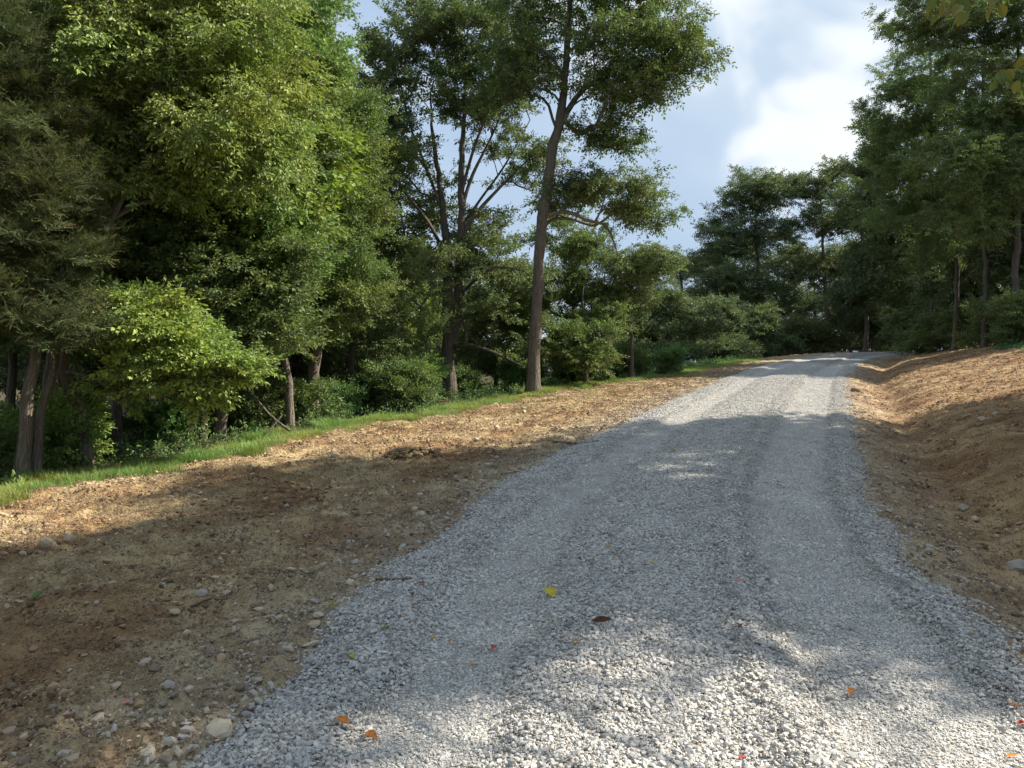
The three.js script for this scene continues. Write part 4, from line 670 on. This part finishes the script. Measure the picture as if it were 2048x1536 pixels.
{
  const r = rng(600), grass = [], sprouts = [], weeds = [], bankGrass = [];
  for (let i = 0; i < 26000; i++) {
    const s = S0 + 4 + 34 * Math.pow(r(), 1.3), w = soilWidth(s), edge = 0.25 * n2(s * 1.3, 60) + 0.15 * n2(s * 4, 61), u = w + edge - 0.2 + (0.85 + 0.45 * n2(s * 0.7, 62)) * Math.pow(r(), 0.8), [x, z] = onRoadLine(s, -HALF - u);
    if (n2(x * 1.1, z * 1.1) + 0.5 * n2(x * 4, z * 4) < -0.45 + 0.5 * r()) continue;
    const far = u - w - edge, sc = 0.55 + 0.5 * r() + 0.45 * smooth(0.1, 0.8, far) + 0.25 * n2(x, z);
    grass.push([x, H(x, z) - 0.01, z, r() * 6.28, sc, (r() - 0.5) * 0.3, (r() - 0.5) * 0.3, [1.15 + 0.35 * n2(x * 0.7, z * 0.7 + 5), 1, 0.95]]);
  }
  for (let i = 0; i < 2600; i++) {       // thin new grass in the soil near the tall tree
    const s = S0 + 10 + 16 * r(), w = soilWidth(s), u = w - 2.6 * Math.pow(r(), 1.6) * smooth(8, 15, s - S0), [x, z] = onRoadLine(s, -HALF - u);
    if (n2(x * 1.4 + 8, z * 1.4) < 0.05) continue;
    sprouts.push([x, soilY(x, z) - 0.004, z, r() * 6.28, 0.3 + 0.35 * r(), 0, 0, [1.15, 1, 0.9]]);
  }
  for (let i = 0; i < 9000; i++) {
    const s = S0 + 3 + 40 * r(), u = soilWidth(s) + 0.7 + 12 * Math.pow(r(), 1.4), [x, z] = onRoadLine(s, -HALF - u); if (n2(x * 0.5 + 3, z * 0.5) < -0.25) continue;
    weeds.push([x, H(x, z) + 0.08 * r(), z, r() * 6.28, 0.6 + 0.8 * r(), (r() - 0.5) * 0.5, 0.3 + 0.8 * r(), [0.8 + 0.4 * r(), 0.95, 0.8]]);
  }
  for (let i = 0; i < 9000; i++) {
    const s = S0 + 10 + 34 * r(), u = bankWidth(s) + 0.3 * n2(s * 2, 70) - 0.1 + 5 * r() * r(), [x, z] = onRoadLine(s, HALF + u);
    bankGrass.push([x, H(x, z) + 0.03 * r(), z, r() * 6.28, 0.5 + 0.7 * r(), (r() - 0.5) * 0.5, 0.3 + 0.6 * r(), [0.7 + 0.3 * r(), 0.9, 0.8]]);
  }
  scatter('grass', tuft(1, 15, 0.13, 0.07), M.leaf, grass, 'green grass strip between bare soil and the left woods', 'grass');
  scatter('sparse_grass', tuft(2, 9, 0.16, 0.05), M.leaf, sprouts, 'thin new grass sprouting in the sunlit soil', 'grass');
  scatter('ground_cover', SPRAYS.weed[0], M.leaf, weeds, 'dark leafy ground cover on the floor of the left woods', 'ground cover');
  scatter('bank_weeds', SPRAYS.weed[1], M.leaf, bankGrass, 'low green weeds along the top of the right bank', 'weeds');
}
// ------------------------------------------------------------------ loose gravel, clods, stones
const ICO = new THREE.IcosahedronGeometry(1, 0), ICO1 = new THREE.IcosahedronGeometry(1, 1);
function lump(r, geo, sx, sy, sz, rough) {      // a broken stone, flat faces
  const p = geo.attributes.position, seen = new Map(), out = [], q = new THREE.Quaternion().setFromEuler(new THREE.Euler(r() * 6.28, r() * 6.28, r() * 6.28)), tilt = new THREE.Quaternion().setFromEuler(new THREE.Euler((r() - 0.5) * 0.9, r() * 6.28, (r() - 0.5) * 0.9));
  for (let i = 0; i < p.count; i++) {
    const key = p.getX(i).toFixed(3) + p.getY(i).toFixed(3) + p.getZ(i).toFixed(3); if (!seen.has(key)) seen.set(key, 1 + (r() - 0.5) * rough);
    const v = V(p.getX(i), p.getY(i), p.getZ(i)).multiplyScalar(seen.get(key)).applyQuaternion(q); v.set(v.x * sx, v.y * sy, v.z * sz).applyQuaternion(tilt); out.push(v);
  }
  return out;
}
function patch(seed, n, radius, smin, smax, color, bury) {
  const r = rng(seed), T = new Tris();
  for (let k = 0; k < n; k++) {
    const a = r() * 6.28, o = Math.sqrt(r()) * radius, s = smin + (smax - smin) * Math.pow(r(), 2.2), pts = lump(r, ICO, s * (0.8 + 0.6 * r()), s * (0.4 + 0.4 * r()), s * (0.55 + 0.45 * r()), 0.85), c = color(r), x = Math.cos(a) * o, z = Math.sin(a) * o, y = s * bury;
    for (let i = 0; i < pts.length; i += 3) T.tri(...[0, 1, 2].map((j) => [pts[i + j].x + x, pts[i + j].y + y, pts[i + j].z + z]), c);
  }
  return T.geometry();
}
const greyStone = (r) => { const k = 0.72 + 0.45 * r(), w = (r() - 0.5) * 0.08; return r() < 0.05 ? [k * 0.55, k * 0.56, k * 0.6] : [k * (1 + w), k, k * (1 - w)]; };
const soilLump = (r) => { const k = 0.45 + 0.75 * Math.pow(r(), 1.2), w = r(); return [k, k * (0.9 + 0.14 * w), k * (0.82 + 0.4 * w)]; };
{
  const r = rng(700), coarse = [[], [], []], fine = [[], []], edgeStones = [];
  const slope = (x, z) => [-(surfaceY(x, z - 0.1) - surfaceY(x, z + 0.1)) / -0.2, (surfaceY(x + 0.1, z) - surfaceY(x - 0.1, z)) / 0.2];
  for (let i = 0; i < 30000; i++) {
    const a = Math.pow(r(), 1.7) * 34 - 0.5, s = S0 + 1 + a, [, wob] = [0, wander(s)], t = (r() * 2 - 1) * (HALF + 0.08 + wob * 0.6), [x, z] = onRoadLine(s, t);
    if (Math.abs(t) > HALF - 0.05 + wob && r() < 0.5) continue;
    const track = Math.exp(-(((t + 0.92 + 0.12 * n2(x * 2.2, z * 2.2)) / 0.3) ** 4)) + Math.exp(-(((t - 1.02 + 0.05 * n2(x * 2.2, z * 2.2)) / 0.44) ** 8)); if (track > 0.6 && r() < 0.2) continue; const cl = n2(x * 1.6, z * 1.6) * 0.5 + 0.5, big = r() < (1 - 0.85 * Math.min(1, track)) * (0.2 + 0.7 * cl) * (t < -1.1 ? 1.2 : 1);
    const y = roadY(x, z), k = (0.86 + 0.24 * r()) * (1 + 0.13 * Math.min(1, track)); const [sx, sz] = slope(x, z);
    (big ? coarse[i % 3] : fine[i % 2]).push([x, y + (big ? 0.001 : 0), z, r() * 6.28, big ? 0.75 + 0.5 * r() : 0.8 + 0.4 * r(), Math.atan(sx), Math.atan(sz), [k, k, k * 1.01]]);
  }
  for (let i = 0; i < 420; i++) { const s = S0 + 1 + 26 * r() * r(), sg = r() < 0.6 ? -1 : 1, t = sg * (HALF + wander(s) + 0.75 * r() * r()), [x, z] = onRoadLine(s, t); edgeStones.push([x, surfaceY(x, z), z, r() * 6.28, 0.7 + 0.7 * r(), 0, 0, [0.95, 0.92, 0.88]]); }
  coarse.forEach((l, k) => scatter('loose_gravel', patch(71 + k, 46, 0.15, 0.004, 0.0145, greyStone, 0.25), M.stone, l, ['coarse pale grey crushed stone along the road crown', 'coarse broken limestone between the wheel tracks', 'coarse loose gravel heaped at the road edges'][k], 'gravel'));
  fine.forEach((l, k) => scatter('fine_gravel', patch(75 + k, 70, 0.13, 0.003, 0.0078, greyStone, 0.22), M.stone, l, ['fine light grey gravel packed in the wheel tracks', 'fine grey chippings spread between the larger stones'][k], 'gravel'));
  scatter('spilled_gravel', patch(78, 5, 0.12, 0.005, 0.016, greyStone, 0.25), M.stone, edgeStones, 'grey stones spilled from road onto the brown soil', 'gravel');
  const clods = [[], [], []], crumbs = [[], []];
  for (let i = 0; i < 52000; i++) {
    const left = r() < 0.62, s = S0 + (left ? 1.2 : 2) + 32 * Math.pow(r(), 1.5), w = left ? soilWidth(s) : bankWidth(s), u = -0.02 + wander(s) + (w + 0.1) * r(), [x, z] = onRoadLine(s, left ? -HALF - u : HALF + u);
    const n = fbm2(x * 1.2 + 4, z * 1.2, 3), k = 0.8 + 0.4 * r(), [sx, sz] = slope(x, z), big = r() < 0.25 + 0.5 * smooth(0, 0.4, n); if (!big && r() < 0.3) continue;
    const c = soilColor(x, z); (big ? clods[i % 3] : crumbs[i % 2]).push([x, soilY(x, z), z, r() * 6.28, (big ? 0.55 + 1.1 * Math.pow(r(), 3) : 0.8 + 0.5 * r()), Math.atan(sx), Math.atan(sz), [c[0] * k, c[1] * k, c[2] * k]]);
  }
  clods.forEach((l, k) => scatter('soil_clods', patch(81 + k, 10, 0.13, 0.005, 0.021, soilLump, 0.25), M.clod, l, ['crumbled brown clods strewn over the bare soil', 'broken tan clods and flakes on the soil verge', 'dry earth lumps on the bank and verge'][k], 'soil'));
  crumbs.forEach((l, k) => scatter('soil_crumbs', patch(85 + k, 40, 0.13, 0.0025, 0.008, soilLump, 0.3), M.clod, l, ['fine tan soil crumbs on the verge', 'fine earth grains on the bank'][k], 'soil'));
}
function rock(name, label, category, px, py, w, seed, c, group, flat = 0.5, turn) {
  const r = rng(seed), p = px instanceof THREE.Vector3 ? px : groundAt(px, py), T = new Tris(), pts = lump(r, ICO1, w * 0.5, w * flat * 0.5, w * 0.38, 0.35);
  for (let i = 0; i < pts.length; i += 3) { const k = 0.92 + 0.16 * r(); T.tri([pts[i].x, pts[i].y, pts[i].z], [pts[i + 1].x, pts[i + 1].y, pts[i + 1].z], [pts[i + 2].x, pts[i + 2].y, pts[i + 2].z], [c[0] * k, c[1] * k, c[2] * k]); }
  const m = mesh(numbered(name), T.geometry(), M.rock, scene); m.position.set(p.x, p.y + w * flat * 0.16, p.z); m.rotation.y = turn ?? 0; return tag(m, label, category, group);
}
const PALE = [1.35, 1.32, 1.22], OCHRE = [1.05, 0.85, 0.6], GREY = [0.95, 1.0, 1.1], TAN = [1.15, 1.05, 0.9];
for (const [label, px, py, w, c, flat, seed] of [
  ['largest pale flat stone where soil meets gravel at bottom left', 440, 1462, 0.125, PALE, 0.42, 1], ['pale rounded stone left of the largest flat stone', 296, 1512, 0.085, PALE, 0.6, 2], ['brown stone at bottom edge of the soil', 214, 1522, 0.055, OCHRE, 0.7, 3],
  ['ochre wedge-shaped stone lying on shaded soil above the pink leaf', 280, 1414, 0.06, OCHRE, 0.6, 4], ['split grey stone on shaded soil left of the gravel', 338, 1374, 0.055, GREY, 0.7, 5], ['ochre angular stone on the shaded soil', 442, 1322, 0.06, OCHRE, 0.6, 6],
  ['flat pale stone half sunk at the gravel edge', 622, 1292, 0.085, PALE, 0.35, 7], ['pale flat stone above another at the gravel edge', 628, 1252, 0.075, TAN, 0.4, 8], ['pale angular stone farthest up the near gravel edge', 636, 1236, 0.07, PALE, 0.5, 9],
  ['beige lump of earth and stone lit at far left', 95, 1093, 0.16, TAN, 0.6, 10], ['smaller beige lump right of the lit lump at far left', 140, 1083, 0.1, TAN, 0.8, 11], ['pale stone on the shaded soil beside the middle road edge', 842, 1032, 0.1, PALE, 0.6, 12],
  ['pale stone standing in the sunlit soil', 670, 914, 0.11, PALE, 0.8, 13], ['large grey rock in ditch at the right edge', 2034, 1140, 0.16, GREY, 0.75, 14], ['grey pointed stone in the right ditch', 1926, 1020, 0.1, GREY, 0.8, 15], ['pale round stone in the right ditch', 1950, 1042, 0.065, PALE, 0.9, 16],
  ['grey slab stone near lower left of the gravel', 370, 1478, 0.07, GREY, 0.4, 17], ['thin blue-grey flake on shaded soil', 372, 1448, 0.055, GREY, 0.25, 18], ['tan flat stone on the soil above the twig', 350, 1230, 0.07, TAN, 0.4, 19], ['grey stone beside the long twig on the soil', 405, 1190, 0.075, GREY, 0.7, 20],
  ['pale stone on the soil beside the bark strip', 700, 1170, 0.06, PALE, 0.5, 21], ['tan stone at top of the right bank slope', 1965, 842, 0.16, TAN, 0.6, 22], ['dark brown clod standing at the roadside shadow edge', 1712, 783, 0.28, [0.6, 0.5, 0.42], 0.6, 23],
]) rock('rock', label, 'rock', px, py, w, 800 + seed, c, undefined, flat);
{
  const r = rng(850), left = 'small rough stone lying on the bare soil left of the road', right = 'small rough stone lying on the bare soil bank right of the road';
  for (let k = 0; k < 150; k++) {
    const onLeft = k < 100, s = S0 + (onLeft ? 1.6 : 4) + 13 * Math.pow(r(), 1.4), w = onLeft ? soilWidth(s) : bankWidth(s), [x, z] = onRoadLine(s, onLeft ? -HALF - 0.15 - (w - 0.4) * r() : HALF + 0.2 + (w - 0.6) * r());
    rock('stone', onLeft ? left : right, 'stone', V(x, surfaceY(x, z), z), 0, 0.025 + 0.05 * r() * r() + 0.003 * (s - S0), 860 + k, [PALE, OCHRE, GREY, TAN, TAN][k % 5], onLeft ? 'stones on the left soil' : 'stones on the right bank', 0.4 + 0.5 * r(), r() * 6.28);
  }
  // a heap of dark torn earth on the sunlit edge
  const T = new Tris(), c0 = groundAt(828, 912), q = rng(871);
  for (let k = 0; k < 120; k++) { const a = q() * 6.28, o = Math.sqrt(q()), x = Math.cos(a) * o * 0.36, z = Math.sin(a) * o * 0.2, s = 0.014 + 0.03 * q(), pts = lump(q, ICO, s * 1.2, s * 0.8, s, 0.6), y = 0.09 * (1 - o * o) + 0.01, kk = 0.35 + 0.3 * q(); for (let i = 0; i < pts.length; i += 3) T.tri(...[0, 1, 2].map((j) => [pts[i + j].x + x, pts[i + j].y + y, pts[i + j].z + z]), [kk, kk * 0.92, kk * 0.85]); }
  const m = mesh('earth_heap', T.geometry(), M.clod, scene); m.position.copy(c0); tag(m, 'low heap of dark torn earth in the sunlit soil', 'earth heap');
}
// ------------------------------------------------------------------ fallen leaves and sticks
function fallen(label, px, py, width, col, curl, kind = 'broad') {
  const size = width * 1.2;
  const r = rng(Math.round(px * 7 + py)), p = groundAt(px, py), T = new Tris(), n = 8, out = { broad: (f) => 0.34 * Math.sin(Math.PI * Math.pow(f, 0.8)), long: (f) => 0.2 * Math.sin(Math.PI * f), round: (f) => 0.48 * Math.sin(Math.PI * f) }[kind], bend = (r() - 0.5) * 1.2;
  const P = (f, w) => { const a = curl * (f - 0.4), ww = w * out(f); return [(f - 0.5) * size * Math.cos(a * 0.6), size * (0.1 + curl * 0.28 * (f - 0.5) ** 2 + Math.abs(w) * out(f) * (0.25 + curl * 0.7)), ww * size * (1 - curl * 0.3) + bend * size * 0.2 * f * f]; };
  for (let i = 0; i < n; i++) for (const [a, b] of [[-1, -0.5], [-0.5, 0], [0, 0.5], [0.5, 1]]) { const f = i / n, g = (i + 1) / n, k = (0.8 + 0.35 * r()) * (Math.abs(a + b) < 1 ? 1.05 : 0.92), c = [col[0] * k, col[1] * k, col[2] * k]; T.tri(P(f, a), P(g, a), P(g, b), c); T.tri(P(f, a), P(g, b), P(f, b), c); }
  T.tri([-size * 0.75, size * 0.06, 0.004], [-size * 0.75, size * 0.06, -0.004], P(0.02, 0), [0.2, 0.12, 0.05]);
  const m = mesh(numbered('fallen_leaf'), T.geometry(), M.dryLeaf, scene); m.position.set(p.x, p.y + 0.014, p.z); m.rotation.set((r() - 0.5) * 0.5, r() * 6.28, (r() - 0.5) * 0.5); return tag(m, label, 'leaf');
}
const YELLOW = [0.62, 0.5, 0.05], ORANGE = [0.6, 0.24, 0.06], RED = [0.5, 0.09, 0.07], BROWN = [0.16, 0.075, 0.04], GOLD = [0.6, 0.34, 0.06], PINK = [0.62, 0.28, 0.24], GREEN = [0.12, 0.24, 0.07];
for (const a of [
  ['bright yellow leaf lying on gravel, largest leaf mid road', 1100, 1195, 0.1, YELLOW, 0.3], ['dark brown curled leaf standing upright on gravel', 1204, 1254, 0.1, BROWN, 1.3, 'long'], ['brown crumpled leaf on the road crown', 1480, 1264, 0.05, BROWN, 1.1],
  ['upper orange-brown leaf near bottom of the road', 682, 1458, 0.065, ORANGE, 0.7], ['lower orange-brown leaf near bottom of the road', 741, 1487, 0.07, ORANGE, 0.6], ['red leaf beside the left wheel track', 989, 1303, 0.035, RED, 0.4, 'round'], ['red leaf at gravel edge beside bark strip', 843, 1173, 0.035, RED, 0.4, 'round'],
  ['dark brown curled leaf below the red leaf at gravel edge', 824, 1199, 0.05, [0.2, 0.11, 0.03], 1.1], ['tiny red leaf below the dark curled leaf', 827, 1224, 0.025, RED, 0.3], ['narrow yellow leaf on gravel right of the soil', 772, 1263, 0.06, [0.5, 0.45, 0.12], 0.3, 'long'], ['yellow leaf on sunlit gravel near the soil edge', 701, 1325, 0.04, YELLOW, 0.8, 'round'],
  ['orange leaf scrap on sunlit gravel, upper of the pair', 877, 1275, 0.022, ORANGE, 0.4], ['orange leaf scrap on sunlit gravel, lower of the pair', 866, 1283, 0.03, GOLD, 0.3], ['small orange scrap right of the orange pair', 900, 1289, 0.022, ORANGE, 0.5], ['orange leaf on gravel left of the standing brown leaf', 1151, 1291, 0.032, GOLD, 0.6], ['tiny rust leaf in the left wheel track', 946, 1339, 0.026, ORANGE, 0.7],
  ['gold leaf on gravel above the bright yellow leaf', 1216, 1098, 0.042, GOLD, 0.8, 'round'], ['tan leaf just below the gold leaf', 1232, 1115, 0.036, [0.5, 0.28, 0.12], 0.5], ['pale yellow narrow leaf on the road crown', 1303, 1130, 0.05, [0.6, 0.45, 0.15], 0.3, 'long'], ['rust narrow leaf on the road crown', 1354, 1140, 0.04, [0.4, 0.17, 0.07], 0.5, 'long'], ['small yellow leaf right of the rust leaf', 1432, 1137, 0.025, YELLOW, 0.3],
  ['pale pink leaf on gravel near the crown', 1480, 1169, 0.042, PINK, 0.3, 'round'], ['brown leaf right of the pale pink leaf', 1535, 1167, 0.036, [0.32, 0.15, 0.07], 0.8], ['tan narrow leaf below the yellow leaves', 1234, 1182, 0.045, [0.45, 0.25, 0.12], 0.3, 'long'], ['gold scrap above the standing brown leaf', 1222, 1224, 0.03, GOLD, 0.3],
  ['orange curled leaf in the right wheel track', 1705, 1397, 0.05, ORANGE, 1.0], ['faint orange scrap above the curled leaf in right track', 1695, 1357, 0.022, GOLD, 0.3], ['red leaf scrap at the bottom edge of the road', 1485, 1526, 0.028, RED, 0.6], ['orange long leaf at right edge of the gravel', 2031, 1421, 0.05, ORANGE, 0.6, 'long'], ['red leaf at the right picture edge on gravel', 2043, 1457, 0.035, RED, 0.3], ['orange leaf at the bottom right corner', 2024, 1522, 0.045, ORANGE, 0.4, 'long'], ['gold leaf where gravel meets the right soil', 1945, 1277, 0.036, GOLD, 0.5],
  ['green leaf on the shaded soil at far left', 75, 1199, 0.075, GREEN, 0.5], ['green leaf on soil above the bark strip', 750, 1115, 0.06, GREEN, 0.3, 'long'], ['yellow-green leaf on soil near upper road edge', 899, 1008, 0.07, [0.35, 0.4, 0.06], 0.3], ['pink leaf on shaded soil near the ochre wedge stone', 256, 1415, 0.045, PINK, 0.3, 'round'], ['pink leaf on shaded soil in the lower left corner', 138, 1441, 0.055, PINK, 0.3, 'long'], ['yellow-green leaf on soil beside pale gravel-edge stones', 663, 1218, 0.045, [0.4, 0.36, 0.05], 0.8],
  ['red scrap of leaf at gravel edge by the largest flat stone', 433, 1491, 0.028, RED, 0.3], ['red leaf scrap on mid soil', 615, 1079, 0.045, PINK, 0.3], ['orange leaf scrap at upper gravel edge', 880, 1117, 0.045, [0.5, 0.3, 0.15], 0.3, 'long'], ['gold leaf far up the right track', 1345, 905, 0.08, GOLD, 0.4],
]) fallen(...a);
function stick(name, label, pts, r0, r1, mat = M.twig, lift = 0) {     // points: [px, py] on the ground or [x, y, z]
  const P = pts.map((p) => (p.length === 2 ? groundAt(p[0], p[1]).add(V(0, r0 * 0.7 + lift, 0)) : V(...p))), base = P[0].clone(), C = new THREE.CatmullRomCurve3(P.map((p) => p.sub(base))).getPoints(14), out = fresh();
  tube(C, C.map((_, i) => mix(r0, r1, i / 14) * (1 + 0.2 * n2(i * 0.7, r0 * 900))), 7, out, V(0, 1, 0)); const m = mesh(numbered(name), wood(out), mat, scene); m.position.copy(base); return tag(m, label, 'stick');
}
stick('stick', 'long brown stick lying at upper left edge of the road', [[1105, 887], [1135, 889], [1165, 889], [1198, 884]], 0.02, 0.01);
stick('stick', 'forked thin end sticking up from the long roadside stick', [[1185, 886], [...groundAt(1180, 884).add(V(0.02, 0.1, -0.03)).toArray()]], 0.006, 0.003);
stick('bark_strip', 'dark splinter of bark at the gravel edge', [[752, 1162], [780, 1163], [805, 1162], [828, 1160]], 0.013, 0.006);
stick('twig', 'crooked twig on the shaded soil', [[382, 1216], [410, 1208], [424, 1202], [445, 1202], [464, 1188]], 0.007, 0.004);
stick('twig', 'short pale twig beside the largest flat stone', [[484, 1440], [490, 1448], [497, 1458]], 0.006, 0.004, std({ color: lin(0.42, 0.3, 0.18), roughness: 1 }));
stick('dead_branch', 'pale dead branch lying in grass at far left', [[0, 946], [22, 938], [40, 930]], 0.014, 0.008, M.bark, 0.08);
stick('fallen_sapling', 'thin dead trunk leaning diagonally in the shade of left woods', [sight(580, 862, 12.5), sight(545, 835, 12.9), sight(515, 800, 13.3), sight(488, 762, 13.8)], 0.025, 0.012, M.bark);
stick('dead_branch', 'dark dead branch crossing the leaning dead trunk', [sight(522, 886, 11.6), sight(540, 860, 11.9), sight(565, 830, 12.3)], 0.014, 0.009, M.shadedBark);
// far back on the left: a yellow hut glimpsed between two trunks
{
  const x = (386 - 1024) / FOCAL * 17, z = -17, y = H(x, z), g = new THREE.Group(); g.name = 'hut'; g.position.set(x, y, z); g.rotation.y = 0.25; scene.add(g); tag(g, 'small yellow hut glimpsed between dark trunks below the bright bough', 'hut');
  const yellow = std({ color: lin(0.5, 0.26, 0.03), roughness: 0.7 }), dark = std({ color: lin(0.09, 0.06, 0.04), roughness: 0.9 }), grey = std({ color: lin(0.35, 0.33, 0.3), roughness: 0.8 });
  const s = new THREE.Shape(); s.moveTo(-0.7, 0); s.lineTo(0.7, 0); s.lineTo(0.7, 1.15); s.lineTo(0, 1.6); s.lineTo(-0.7, 1.15); s.closePath(); const hole = new THREE.Path(); hole.moveTo(0.05, 0.75); hole.lineTo(0.45, 0.75); hole.lineTo(0.45, 1.1); hole.lineTo(0.05, 1.1); s.holes.push(hole);
  mesh('wall', new THREE.ExtrudeGeometry(s, { depth: 1.1, bevelEnabled: true, bevelSize: 0.01, bevelThickness: 0.01, bevelSegments: 1 }).translate(0, 0, -1.1), yellow, g);
  for (const e of [-1, 1]) { const p = new THREE.BoxGeometry(1.0, 0.04, 1.4); p.rotateZ(-e * 0.571); p.translate(e * 0.42, 1.36, -0.55); mesh('roof', p, grey, g); }
  mesh('door', new THREE.BoxGeometry(0.4, 0.95, 0.03).translate(-0.32, 0.48, 0.03), dark, g);
}
console.log('sprays', counted);
renderer.render(scene, camera);
